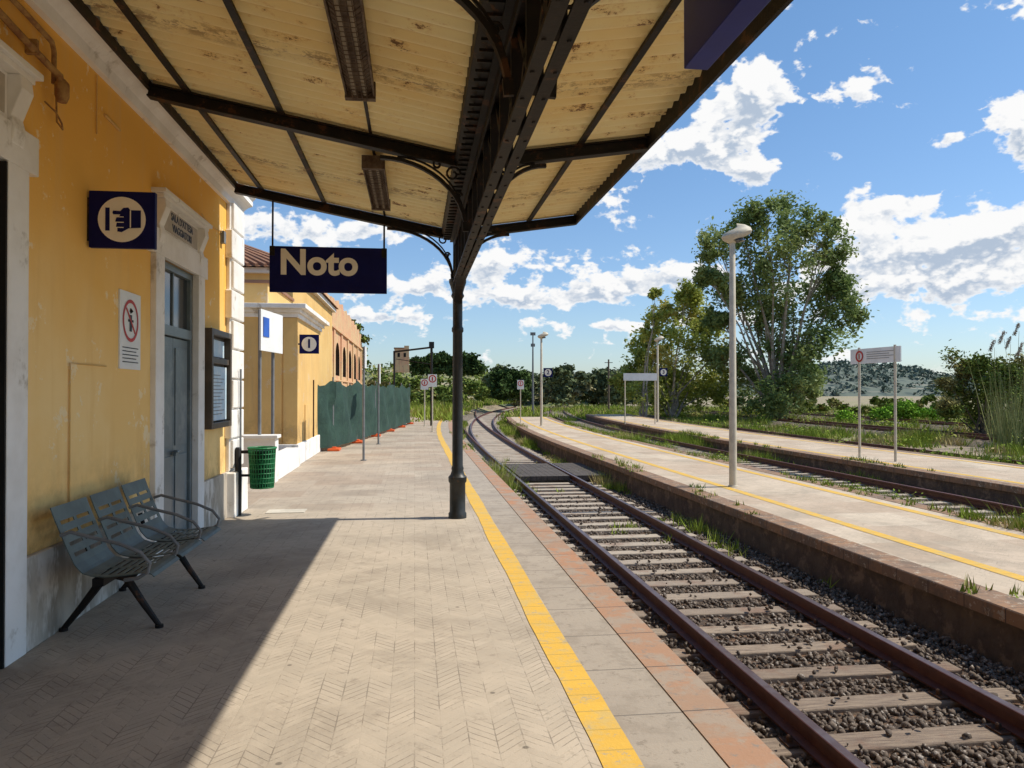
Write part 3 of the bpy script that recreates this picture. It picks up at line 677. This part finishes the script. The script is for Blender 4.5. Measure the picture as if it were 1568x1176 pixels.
q.add([(x,33.3,0),(x-9,33.3,0),(x-9,33.3,6),(x,33.3,topz(33.3))],[(0,1,2,3)]); q.add([(x,yend,0),(x-9,yend,0),(x-9,yend,6),(x,yend,topz(yend))],[(0,1,2,3)])
q.obj('walls',[m_ruin,M('painted_shade_reveal',(.09,.055,.035),None,3)],A)  # dark reveal colour paints in the shade inside the arched openings
q=MB(); q.box(x-9,x-.5,33.4,63.9,0,5.6); q.obj('dark_interior',m_dark,A)
q=MB(); q.box(x,x+.12,33.5,63.5,4.95,5.07); q.box(x,x+.08,33.5,63.5,2.2,2.28); q.obj('string_course',m_ruin,A)
q=MB()
for (yc,w_,zs,zp) in ops: q.box(x,x+.07,yc+w_/2+.5,yc+w_/2+1.3,0,4.95)
q.obj('buttresses',m_ruin,A)
LW=empty('low_wall'); q=MB(); q.box(-5,-2.42,13.9,14.2,0,.78); q.box(-5,-2.38,13.86,14.24,.78,.84); q.box(-2.75,-2.45,14.24,17.1,0,.40); q.obj('masonry',m_white,LW,bevel=.01)
S=empty('accessibility_sign'); q=MB()
for (x_,y_) in((-2.72,14.05),(-2.62,14.75)): q.tube([(x_,y_,0),(x_,y_,3.05)],.03,10)
q.obj('posts',m_grey,S)
q=MB(); q.beam((-2.66,13.75,2.68),(-2.50,15.0,2.68),.03,.72); q.obj('panel',m_signw,S)
q=MB(); q.beam((-2.630,13.86,2.74),(-2.595,14.18,2.74),.03,.34); q.obj('blue_pictogram',M('sign_blue',(.03,.12,.5),None,3,.5,0),S)
q=MB()
for i in range(4): q.beam((-2.60,14.3,2.90-i*.12),(-2.53,14.9-.1*(i%2),2.90-i*.12),.03,.03)
q.obj('text_lines',m_grey,S)
def numsign(cx,y,cz,s,num,poles=None,par=None):
    S=empty('platform_number_sign'); q=MB(); q.box(cx-s/2,cx+s/2,y,y+.04,cz-s/2,cz+s/2)
    if poles: q.beam((poles,y+.02,cz),(cx-s/2 if poles<cx else cx+s/2,y+.02,cz),.03,.03)
    q.obj('board',m_navy,S)
    q=MB(); disc(q,cx,y-.003,cz,s*.38); q.obj('cream_disc',m_cream,S)
    text('numeral',num,s*.62,(cx,y-.006,cz),(R(90),0,0),m_navy,S,.008)
numsign(-2.31,17.35,2.65,.42,'1',-2.56)
# ---------------------------------------------------------------- fence
S=empty('construction_fence')
pts=[(-3.0,20.2),(-2.15,21.4),(-1.75,24.5),(-1.35,28),(-.95,31.5),(-.55,35),(-.2,38.5)]
q=MB()
P=[]
for i in range(len(pts)-1):
    for k in range(10):
        t=k/10; P.append((pts[i][0]+(pts[i+1][0]-pts[i][0])*t,pts[i][1]+(pts[i+1][1]-pts[i][1])*t,k))
P.append((*pts[-1],0)); n=len(P)
vs=[];
for j in range(6):
    for i,(x_,y_,k) in enumerate(P):
        zt_=1.92-.14*math.sin(math.pi*k/10)+.05*math.sin(i*1.7); z_=.10+ (zt_-.10)*j/5
        vs.append((x_+.10*math.sin(i*.9+j*.8)*math.sin(math.pi*j/5+.3)+.04*math.sin(i*2.7),y_,z_))
q.add(vs,[(j*n+i,j*n+i+1,(j+1)*n+i+1,(j+1)*n+i) for j in range(5) for i in range(n-1)])
q.obj('shade_cloth',m_fence,S,smooth=True)
q=MB()
for x_,y_ in pts: q.tube([(x_-.06,y_,0),(x_-.06,y_,2.0)],.025,8)
q.obj('posts',m_grey,S)
q=MB()
for x_,y_ in pts: q.box(x_-.18,x_+.14,y_-.30,y_+.30,.0,.07); q.box(x_-.08,x_+.04,y_-.12,y_+.12,.07,.11)
q.obj('orange_feet',m_orange,S,bevel=.02)
GT=empty('iron_gate'); q=MB()
for i in range(14):
    q.tube([(-3.25+i*.05,19.9+i*.0,.1),(-3.25+i*.05,19.9,1.6 if i%4 else 1.75)],.009,5)
for z in(.2,.7,1.2,1.6): q.tube([(-3.3,19.9,z),(-2.55,19.9,z)],.012,5)
q.box(-3.3,-3.26,19.88,19.92,0,1.9); q.box(-2.56,-2.52,19.88,19.92,0,1.9)
q.obj('bars',m_rust,GT)
def signpost(x,y,zg,h,pw,ph,kind,face='Y',r=.028):
    S=empty('warning_sign'); q=MB(); q.tube([(x,y,zg),(x,y,zg+h)],r,8); q.lathe(x,y,[(.07,zg),(.07,zg+.02)],10); q.obj('post',m_pole if kind else m_grey,S)
    q=MB(); 
    if face=='Y': q.box(x-pw/2,x+pw/2,y-.05,y-.03,zg+h-ph,zg+h)
    else: q.box(x+.03,x+.05,y-pw/2,y+pw/2,zg+h-ph,zg+h)
    q.obj('panel',m_signw,S)
    if kind and face=='Y':
        q=MB(); ring(q,x,y-.054,zg+h-pw*.5,pw*.30,pw*.42); q.beam((x,y-.054,zg+h-pw*.72),(x,y-.054,zg+h-pw*.3),.05,.003,up=(0,1,0)); q.obj('red_symbol',m_red,S)
signpost(-1.18,18.2,0,2.65,.5,.5,False,'X'); signpost(-1.10,23.8,0,2.45,.5,.6,False,'X'); signpost(.70,31,0,2.3,.36,.5,True); signpost(.45,36,0,2.2,.36,.5,True)
S=empty('gantry_pole'); q=MB(); q.tube([(.78,36.5,0),(.78,36.5,3.75)],.06,8); q.beam((-1.0,38,3.55),(.8,36.5,3.7),.08,.08); q.beam((-.9,38,3.2),(.78,36.5,2.9),.03,.03); q.tube([(-1.0,38,0),(-1.0,38,3.6)],.05,8); q.box(.66,.90,36.3,36.5,3.65,3.95); q.obj('frame',m_black,S)
# ---------------------------------------------------------------- lamps
def lamp(px,dist,zg,h,num=None,name='street_lamp'):
    X,Y,_=W(px,600,dist); S=empty(name); q=MB()
    q.lathe(X,Y,[(.10,zg),(.10,zg+.02),(.075,zg+.03),(.072,zg+1.0),(.055,zg+h),(.04,zg+h+.02)],14); q.obj('pole',m_pole,S,smooth=True)
    q=MB()
    rings=[(.02,-.08),(.10,-.075),(.17,-.03),(.19,.02),(.17,.07),(.10,.115),(.0,.13)]
    n=20;vs=[]
    for r,z in rings:
        for k in range(n):
            a=2*math.pi*k/n; vs.append((X+.09+r*1.6*math.cos(a),Y+r*1.1*math.sin(a),zg+h+.06+z*1.25+.07*math.cos(a)))
    q.add(vs,[(i*n+k,i*n+(k+1)%n,(i+1)*n+(k+1)%n,(i+1)*n+k) for i in range(len(rings)-1) for k in range(n)])
    q.obj('lantern_head',m_pole,S,smooth=True)
    q=MB(); q.lathe(X+.09,Y,[(.0,zg+h-.09),(.16,zg+h-.06),(.13,zg+h+.0)],16); q.obj('diffuser',m_glass,S,smooth=True)
    if num: numsign(X+.36,Y-.05,zg+h-1.95,.5,num,X)
lamp(1122,15,-.25,4.85); lamp(829,42,-.25,4.85,'2'); lamp(1007,47,-.25,5.0,'3'); lamp(1560,120,-.8,7)
X,Y,_=W(816,600,75); S=empty('signal_mast'); q=MB(); q.tube([(X,Y,-.8),(X,Y,7.4)],[.12,.06],8); q.box(X-.25,X+.25,Y-.05,Y+.05,7.1,7.4); q.box(X-.2,X+.2,Y-.05,Y+.05,6.0,6.3); q.obj('mast',m_grey,S)
X,Y,_=W(932,600,95); S=empty('utility_pole'); q=MB(); q.tube([(X,Y,-.8),(X,Y,5.6)],[.14,.1],8); q.beam((X-.5,Y,5.2),(X+.5,Y,5.2),.08,.08); q.obj('pole',m_bark2,S)
X,Y,_=W(797,600,46); signpost(X,Y,-.25,2.55,.4,.55,True)
S=empty('no_crossing_sign'); q=MB(); pa=(12.5,20.4);pb=(12.64,18.97)
for x_,y_ in(pa,pb): q.tube([(x_,y_,-.25),(x_,y_,2.85)],.035,10)
q.obj('posts',m_pole,S)
q=MB(); q.beam((12.46,20.75,2.60),(12.66,18.75,2.60),.03,.42); q.obj('panel',m_signw,S)
q=MB(); vs=[];n=24;dy=Vector((-.1,1,0)).normalized()
c0=Vector((12.495-.025,20.35,2.60))
for r in(.11,.16):
    for k in range(n):
        a=2*math.pi*k/n; v=c0+dy*(r*math.cos(a))+Vector((0,0,r*math.sin(a))); vs.append(v)
q.add(vs,[(k,(k+1)%n,(k+1)%n+n,k+n) for k in range(n)]); q.beam(c0+Vector((0,0,-.08)),c0+Vector((0,0,.08)),.02,.005,up=(0,1,0))
q.obj('red_symbol',m_red,S)
q=MB(); 
for i in range(4):
    a=Vector((12.53-.025,20.05,2.70-i*.06)); q.beam(a,a-dy*(1.1-.2*(i%2)),.004,.014)
q.obj('text_lines',m_grey,S)
S=empty('no_crossing_sign'); q=MB(); X1,Yb,_=W(957,600,44); X2,Y2,_=W(1003,600,44)
q.tube([(X1,Yb,-.25),(X1,Yb,2.6)],.035,8); q.tube([(X2,Y2,-.25),(X2,Y2,2.6)],.035,8); q.obj('posts',m_pole,S)
q=MB(); q.beam((X1-.1,Yb-.05,2.45),(X2+.1,Y2-.05,2.45),.03,.42); q.obj('panel',m_signw,S)
# ---------------------------------------------------------------- vegetation
def lobetree(name,bx,d,lobes,lm,bark,zg=-.85,leaf=.32,per=900,trunk=.45,depth=1.0,sub=9,droop=.6,limb=1.0,spr=(.15,.36)):
    T=empty(name); base=Vector(W(bx,600,d)); base.z=zg; q=MB()
    Cs=[];k=d/F
    for (px,py,r) in lobes:
        dd=d+random.uniform(-1,1)*r*k*depth*1.6
        c=Vector(W(px,py,dd)); rr=r*k
        fork=Vector((base.x+(c.x-base.x)*.18+random.uniform(-.3,.3),base.y+(c.y-base.y)*.18,zg+(c.z-zg)*random.uniform(.22,.42)))
        mid=fork.lerp(c,.55)+Vector((random.uniform(-.5,.5),random.uniform(-.5,.5),rr*.2))
        r0=trunk*random.uniform(.45,.7)*limb
        q.tube([base+Vector((random.uniform(-.15,.15),random.uniform(-.15,.15),0)),base.lerp(fork,.5)+Vector((random.uniform(-.2,.2),random.uniform(-.2,.2),0)),fork,mid,c],[r0*1.2,r0*.9,r0*.6,r0*.32,r0*.10],6)
        for s_ in range(sub):
            v=rng.normal(size=3); v/=np.linalg.norm(v); sc=np.array(c)+v*rr*rng.uniform(.35,1.12)*np.array([1,1,.85])
            sr=rr*rng.uniform(*spr)
            q.tube([mid.lerp(c,random.random()),Vector(sc)],[r0*.12,r0*.03],4)
            m=int(per/sub*rng.uniform(.5,1.5)); g=rng.normal(size=(m,3))*sr*np.array([.8,.8,.65]); Cs.append(sc+g)
            m2=m//4; g=rng.normal(size=(m2,3))*sr*np.array([.4,.4,.5]); g[:,2]-=sr*1.2; Cs.append(sc+g)
    q.obj('trunk_and_limbs',bark,T,smooth=True)
    leaves('leaves',np.concatenate(Cs),leaf,lm,T,.5,droop)
lobetree('eucalyptus_tree',1190,62,[(1215,335,42),(1170,333,30),(1255,350,36),(1140,362,38),(1100,375,34),(1088,428,24),(1150,425,46),(1212,400,50),(1268,392,30),(1262,450,44),(1215,465,48),(1298,476,28),(1155,490,45),(1112,542,32),(1195,535,44),(1250,522,40),(1240,575,32),(1150,585,36),(1215,595,34),(1100,490,20),(1180,600,36),(1288,430,22),(1120,450,30)],l_euc,m_bark,leaf=.34,per=1450,trunk=.5,sub=15,droop=.25,limb=.8,spr=(.16,.36))
lobetree('poplar_tree',1030,66,[(1050,450,20),(1012,478,26),(1065,480,30),(1000,520,30),(1045,520,34),(1088,500,26),(975,555,24),(1020,570,40),(1075,570,40),(955,585,18),(1000,600,34),(1050,605,36),(1100,595,30),(1095,540,28)],l_yel,m_bark,leaf=.34,per=1150,trunk=.35,sub=12,droop=0,limb=.6,spr=(.18,.38))
lobetree('young_poplar_tree',985,60,[(1003,450,10),(1006,480,14),(998,510,16),(1008,540,18),(990,570,20),(985,600,24)],l_yel,m_bark,leaf=.28,per=500,trunk=.18,sub=8,droop=0)
lobetree('shrub_tree',1500,40,[(1480,560,30),(1510,575,34),(1545,590,36),(1470,600,30),(1505,620,34),(1565,570,30),(1590,600,40),(1455,625,20),(1540,630,34),(1450,590,14)],l_shrub,m_bark2,leaf=.2,per=1600,trunk=.12,sub=12,droop=0,spr=(.2,.4))
def mass(name,pts,lm,leaf,per,zg=-.9):
    Cs=[]
    for (px,py,r,d) in pts:
        k=d/F; c=np.array(W(px,py,d)); rr=r*k
        for s_ in range(7):
            v=rng.normal(size=3); v/=np.linalg.norm(v); v[2]=abs(v[2])*.9-.25
            sc=c+v*rr*.8; sr=rr*.30; Cs.append(sc+rng.normal(size=(per//7,3))*sr*np.array([1,1,.7]))
    C_=np.concatenate(Cs); C_=C_[C_[:,2]>zg]
    return leaves(name,C_,leaf,lm,None,.6,.2)
pts=[]
for px in range(745,1060,9):
    hh=random.uniform(570,597); d=random.uniform(105,135)
    for py in range(int(hh),616,13): pts.append((px+random.uniform(-6,6),py,random.uniform(9,15),d))
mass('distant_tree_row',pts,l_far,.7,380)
pts=[(px+random.uniform(-5,5),py,14,random.uniform(85,95)) for px in range(762,812,10) for py in(578,592,605)]
mass('dark_hedge_trees',pts,l_dark,.5,420)
pts=[(px,random.uniform(547,558)+abs(px-690)*.08,random.uniform(8,12),135) for px in range(640,735,6)]+[(px,568,12,135) for px in range(640,738,8)]
mass('pine_grove',pts,l_dark,.7,400)
pts=[(px+random.uniform(-6,6),random.uniform(582,616),random.uniform(7,12),random.uniform(75,120)) for px in range(565,745,3)]
mass('shrub_bank',pts,l_shrub,.45,280)
pts=[(px+random.uniform(-6,6),random.uniform(614,636),random.uniform(6,11),random.uniform(62,80)) for px in range(1100,1470,11)]
mass('hedge_shrubs',pts,l_shrub,.32,340)
pts=[(px,py,14,58) for px,py in((1368,630),(1385,624),(1400,634),(1350,636),(1295,640),(1420,636))]
mass('green_bush',pts,l_bright,.22,700)
pts=[(545,503,8,60),(555,520,10,62),(537,494,6,56),(552,540,10,64),(556,560,10,64)]
mass('climbing_plant',pts,l_shrub,.26,300)
pts=[(500,600,12,32),(497,620,14,31),(505,640,16,30),(512,600,10,33)]
mass('fence_shrub',pts,l_shrub,.16,500)
C_=[];h_=[]
for i in range(60):
    px=random.uniform(1528,1640); d=random.uniform(31,36); X,Y,_=W(px,600,d); C_.append((X,Y,-.85)); h_.append(random.uniform(1.6,3.9))
grass('reed_bed',np.array(C_),np.array(h_),l_reed,22,.25,width=.02,lean_=.16)
S=empty('pampas_grass'); q=MB(); Cs=[]
for (px,top) in((1523,525),(1538,512),(1548,520),(1561,500),(1578,505),(1566,530)):
    X,Y,Zt=W(px,top,33); X0=X+random.uniform(-.2,.5); q.tube([(X0,Y,-.8),(X0*.6+X*.4,Y,Zt*.5),(X,Y,Zt-.2)],[.015,.012,.008],4)
    m=260; t=rng.uniform(0,1,m); Cs.append(np.stack([X-t*.22+rng.normal(size=m)*.03,Y+rng.normal(size=m)*.04,Zt+.12-t*.5+rng.normal(size=m)*.03],1))
q.obj('stems',l_reed,S); leaves('plumes',np.concatenate(Cs),.07,leafmat('plume',(.35,.27,.2),(.5,.42,.33),tr_=0),S)
def scatter(n,x0,x1,y0,y1,zg,pw=1.6,dens=.2,hm=1.0):
    X=rng.uniform(x0,x1,n); Y=y0+(y1-y0)*rng.uniform(0,1,n)**pw
    cl=np.sin(X*1.9+Y*.55)+np.sin(Y*.9-X*.7)+np.sin(X*.45+Y*.23+2)*1.1+rng.normal(size=n)*.5
    k=cl>dens; X=X[k];Y=Y[k];cl=cl[k]
    O=np.array([off(y) for y in Y]); return np.stack([X+O,Y,np.full(len(X),zg)],1),np.clip(.12+.12*cl,.08,.5)*hm
c,h=scatter(3200,8.35,10.4,6,62,-.74,1.4,.2,.9); grass('track_weeds',c,h,l_grass,20,.10,width=.014)
c,h=scatter(900,8.30,8.85,6,50,-.77,1.3,.9,1.9); grass('track_weeds',c,h,l_grass,24,.10,width=.014)
c,h=scatter(2200,10.85,11.6,5,50,-.77,1.3,-.8,1.4); grass('track_weeds',c,h,l_grass,20,.10,width=.014)
c,h=scatter(5500,15.4,25,8,80,-.80,1.2,.8,1.4); grass('field_grass',c,h,l_grass,16,.18,width=.024)
c,h=scatter(6500,24,60,12,110,-.82,1.1,.5,1.6); grass('field_grass',c,h,l_grass,12,.32,width=.045)
c,h=scatter(3000,4.8,30,62,112,-.82,1.0,-.3,1.8); grass('field_grass',c,h,l_grass,12,.4,width=.055)
c,h=scatter(380,1.62,1.98,13.0,19,-.76,1,-2,1.5); grass('edge_weeds',c,h+.08,l_grass,16,.08,width=.012)
c,h=scatter(900,1.65,2.1,23,58,-.76,1,-1.0); grass('edge_weeds',c,h,l_grass,16,.09,width=.018)
c,h=scatter(1100,4.5,4.97,24,60,-.76,1,-.8,1.3); grass('edge_weeds',c,h,l_grass,14,.09,width=.018)
c,h=scatter(220,4.55,4.97,5,24,-.76,1,.8,.7); grass('edge_weeds',c,h,l_grass,14,.06,width=.010)
c,h=scatter(200,2.1,4.5,9,45,-.74,1,1.3,.4); grass('sleeper_weeds',c,h,l_grass,14,.06,width=.012)
c,h=scatter(60,1.30,1.60,12,50,0,1,1.2,.25); grass('crack_weeds',c,h,l_grass,10,.03,width=.008)
c,h=scatter(160,5.0,5.45,6,50,-.245,1,.8,.35); grass('crack_weeds',c,h,l_grass,12,.05,width=.010)
c,h=scatter(420,7.95,8.25,6,50,-.245,1,.3,.5); grass('crack_weeds',c,h,l_grass,12,.05,width=.010)
c,h=scatter(260,11.6,11.95,8,50,-.245,1,.4,.5); grass('crack_weeds',c,h,l_grass,12,.05,width=.012)
c,h=scatter(3500,-12,1.4,40,115,-.06,1,-.8,2.0); grass('bank_grass',c,h,l_grass,12,.35,width=.05)
c,h=scatter(600,8.4,10.4,8,40,-.62,1.3,.9); 
Cs=np.repeat(c,45,0)+rng.normal(size=(len(c)*45,3))*np.array([.15,.15,.09]); leaves('leafy_weeds',Cs,.07,l_grass,None,.6)
c,h=scatter(900,15.6,45,14,70,-.60,1.1,1.0); 
Cs=np.repeat(c,45,0)+rng.normal(size=(len(c)*45,3))*np.array([.4,.4,.20]); leaves('leafy_weeds',Cs,.15,l_grass,None,.6)
# ---------------------------------------------------------------- hills
def hill(name,pxs,d,thick,mat,rough=1.0,trees=None):
    rows=14; V=[]
    xs=np.linspace(pxs[0][0],pxs[-1][0],90); hs=np.interp(xs,[p[0] for p in pxs],[p[1] for p in pxs])
    for j in range(rows):
        t=j/(rows-1)
        for i,px in enumerate(xs):
            prof=math.sin(math.pi*t*.5)**.8
            X,Y,Z=W(px,hs[i],d+thick*t)
            ztop=1.6+(600-hs[i])/F*(d+thick)
            z=-1+(ztop+1)*prof+rough*(math.sin(i*.9+j)*.4+math.sin(i*.37-j*.7)*.6)*t
            V.append((X,Y,z))
    m=len(xs); q=MB(); q.add(V,[(j*m+i,j*m+i+1,(j+1)*m+i+1,(j+1)*m+i) for j in range(rows-1) for i in range(m-1)])
    H=empty(name); q.obj('terrain',mat,H,smooth=True)
    if trees:
        lm,n,sp,ls=trees; A=np.array(V).reshape(rows,m,3)
        fi=rng.uniform(0,rows-1.01,n); fj=rng.uniform(0,m-1.01,n); i0=fi.astype(int);j0=fj.astype(int);u=(fi-i0)[:,None];v=(fj-j0)[:,None]
        Pn=A[i0,j0]*(1-u)*(1-v)+A[i0+1,j0]*u*(1-v)+A[i0,j0+1]*(1-u)*v+A[i0+1,j0+1]*u*v
        c=np.repeat(Pn,16,0); c=c+rng.normal(size=c.shape)*np.array([sp,sp,sp*.6]); c[:,2]+=sp*.4
        leaves('scrub',c,ls,lm,H,.8)
def hillmat(name,ca,cb,cc,sc):
    mt,b,p,pos=newmat(name)
    v=b.n('TexVoronoi'); b.l(pos,v.inputs['Vector']); v.inputs['Scale'].default_value=sc
    col=b.mix(b.ss(v.outputs['Distance'],.25,.55),ca,cb); sx=b.n('SeparateXYZ'); b.l(pos,sx.inputs[0])
    tz=b.m('PINGPONG',b.m('ADD',sx.outputs[2],b.m('MULTIPLY',b.noise(pos,.01,3),6)),1.3)
    col=b.mix(b.m('MULTIPLY',b.ss(tz,.9,1.2),b.ss(b.noise(pos,.02,4),.45,.55)),col,cc)
    b.l(col,p.inputs['Base Color']); p.inputs['Roughness'].default_value=1; return mt
hm=hillmat('haze_tinted_hill_scrub',(.065,.090,.078),(.12,.145,.115),(.26,.25,.20),.16)  # bluish base colours have atmospheric haze baked in
hill('hill',[(1000,598),(1150,585),(1230,566),(1290,556),(1350,561),(1400,566),(1440,576),(1500,580),(1600,590),(1800,592)],420,160,hm,1.2,(leafmat('haze_tinted_scrub',(.085,.115,.10),(.15,.185,.145),tr_=0),900,1.8,2.0))  # hill scrub leaves carry the same painted-in haze
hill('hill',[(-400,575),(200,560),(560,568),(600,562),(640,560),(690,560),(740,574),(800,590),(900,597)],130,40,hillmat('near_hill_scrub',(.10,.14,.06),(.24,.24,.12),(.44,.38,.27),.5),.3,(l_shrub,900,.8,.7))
A=empty('hill_tower_house'); X,Y,Z=W(616,533,128); q=MB(); q.box(X-1.3,X+1.1,Y,Y+2.5,Z-4,Z-.1); q.box(X+.3,X+1.1,Y-.01,Y+1,Z-.1,Z+.4); q.obj('walls',m_ruin,A)
q=MB(); q.box(X-1.4,X+.3,Y-.1,Y+2.6,Z-.1,Z+.08); q.obj('roof',m_tile,A)
q=MB(); q.box(X-.8,X-.4,Y-.03,Y,Z-1.5,Z-.8); q.box(X+.2,X+.6,Y-.03,Y,Z-1.5,Z-.8); q.obj('windows',m_dark,A)
# ---------------------------------------------------------------- world
EL=R(51.2); AZ=R(92)
w=bpy.data.worlds.new('World'); scene.world=w; w.use_nodes=True; nt=w.node_tree; b=NB(nt)
sky=b.n('TexSky',sky_type='NISHITA'); sky.sun_disc=False; sky.sun_elevation=EL; sky.sun_rotation=AZ; sky.altitude=50; sky.air_density=1.0; sky.dust_density=.5; sky.ozone_density=1.5
tc=b.n('TexCoord').outputs['Generated']; nv=b.vm('NORMALIZE',tc); sp=b.n('SeparateXYZ'); b.l(nv,sp.inputs[0])
az=b.m('ARCTAN2',sp.outputs[0],sp.outputs[1]); el=b.m('ARCSINE',sp.outputs[2])
blobs=[(1175,135,66,38,1.2),(1110,175,52,30,.95),(1000,235,85,34,.95),(1085,215,50,22,.7),(1150,262,42,15,.95),(1456,210,16,10,1.0),(1590,205,45,50,1.2),(1372,310,42,14,1.1),(1320,365,55,34,1.25),(1440,375,60,26,1.15),(1550,360,60,24,1.2),(1450,425,150,28,1.0),(1010,425,70,20,1.15),(900,445,70,16,1.0),(800,460,60,12,.9),(850,385,50,20,1.0),(740,410,40,20,.85),(640,440,70,18,1.05),(395,340,50,24,1.1),(590,485,70,9,.95),(540,350,60,18,.95),(700,350,40,20,.6),(940,500,60,7,.8),(1200,490,260,8,.35)]
cb=b.n('CombineXYZ'); b.l(az,cb.inputs[0]); b.l(el,cb.inputs[1]); v=cb.outputs[0]
tot=None; grad=None
for (px,py,rx,ry,st) in blobs:
    a=math.atan((px-784)/F)+YAW; e=math.atan((600-py)/math.hypot(F,px-784))
    s=b.vm('MULTIPLY',b.vm('SUBTRACT',v,(a,e,0)),(F/rx/1.2,F/ry/1.15,0)); g=b.m('MULTIPLY',b.m('EXPONENT',b.m('MULTIPLY',b.vm('DOT_PRODUCT',s,s),-1)),st*.23)
    tot=g if tot is None else b.m('ADD',tot,g)
    ys_=b.n('SeparateXYZ'); b.l(s,ys_.inputs[0]); gg=b.m('MULTIPLY',g,ys_.outputs[1])
    grad=gg if grad is None else b.m('ADD',grad,gg)
low=b.m('MULTIPLY',b.ss(el,.0,.06),b.ss(el,.12,.28,1,0))
sc=(1,1.45,1)
def cl(vv):
    a_=b.noise(b.scalev(vv,sc),13,7,.58,.15); c_=b.noise(b.scalev(vv,sc),24,6,.57,.1)
    m_=b.m('ADD',b.m('MULTIPLY',a_,b.m('SUBTRACT',1.0,b.m('MULTIPLY',low,.55))),b.m('MULTIPLY',c_,b.m('MULTIPLY',low,.55)))
    bl=b.m('ABSOLUTE',b.m('SUBTRACT',b.noise(b.scalev(vv,sc),32,3,.5),.5))
    return b.m('ADD',b.m('MULTIPLY',b.m('SUBTRACT',m_,.5),1.30),b.m('SUBTRACT',.53,b.m('MULTIPLY',bl,.6)))
n0=cl(v); n1=cl(b.vm('ADD',v,(.006,.014,0)))
D0=b.m('ADD',b.m('ADD',n0,b.m('MINIMUM',tot,.29)),b.m('MULTIPLY',low,.06))
cover=b.ss(D0,.62,.71)
lit=b.ss(b.m('ADD',b.m('MULTIPLY',b.m('SUBTRACT',n0,n1),1.0),b.m('MULTIPLY',grad,1.0)),-.11,.06)
thick=b.ss(D0,.64,.82)
sh=b.m('MULTIPLY',b.m('SUBTRACT',1.0,lit),thick)
WS=.15
cc=b.mix(sh,tuple(x/WS for x in(.97,.97,.97)),tuple(x/WS for x in(.46,.55,.68)))
tcol=b.mix(b.ss(el,.0,.50),(.70,.80,.95),(.66,.86,.98))
tint=b.mix(1.0,sky.outputs[0],tcol,'MULTIPLY')
fin=b.mix(b.m('MULTIPLY',cover,b.ss(el,.0,.05)),tint,cc)
bg=nt.nodes['Background']; b.l(fin,bg.inputs[0]); bg.inputs[1].default_value=WS
sd=Vector((math.sin(AZ)*math.cos(EL),math.cos(AZ)*math.cos(EL),math.sin(EL)))
L=bpy.data.lights.new('sun','SUN'); L.energy=5.0; L.angle=R(.5); L.color=(1,.94,.83)
lo=bpy.data.objects.new('sun',L); lo.rotation_euler=sd.to_track_quat('Z','Y').to_euler(); scene.collection.objects.link(lo)
# ---------------------------------------------------------------- camera
cam=bpy.data.cameras.new('camera'); cam.lens=36*F/1568; cam.sensor_width=36; cam.clip_end=6000; cam.clip_start=.05
co=bpy.data.objects.new('camera',cam); co.location=(0,0,1.6); co.rotation_euler=(R(90.58),0,-YAW); scene.collection.objects.link(co); scene.camera=co
scene.view_settings.view_transform='Standard'; scene.view_settings.look='None'; scene.view_settings.exposure=0
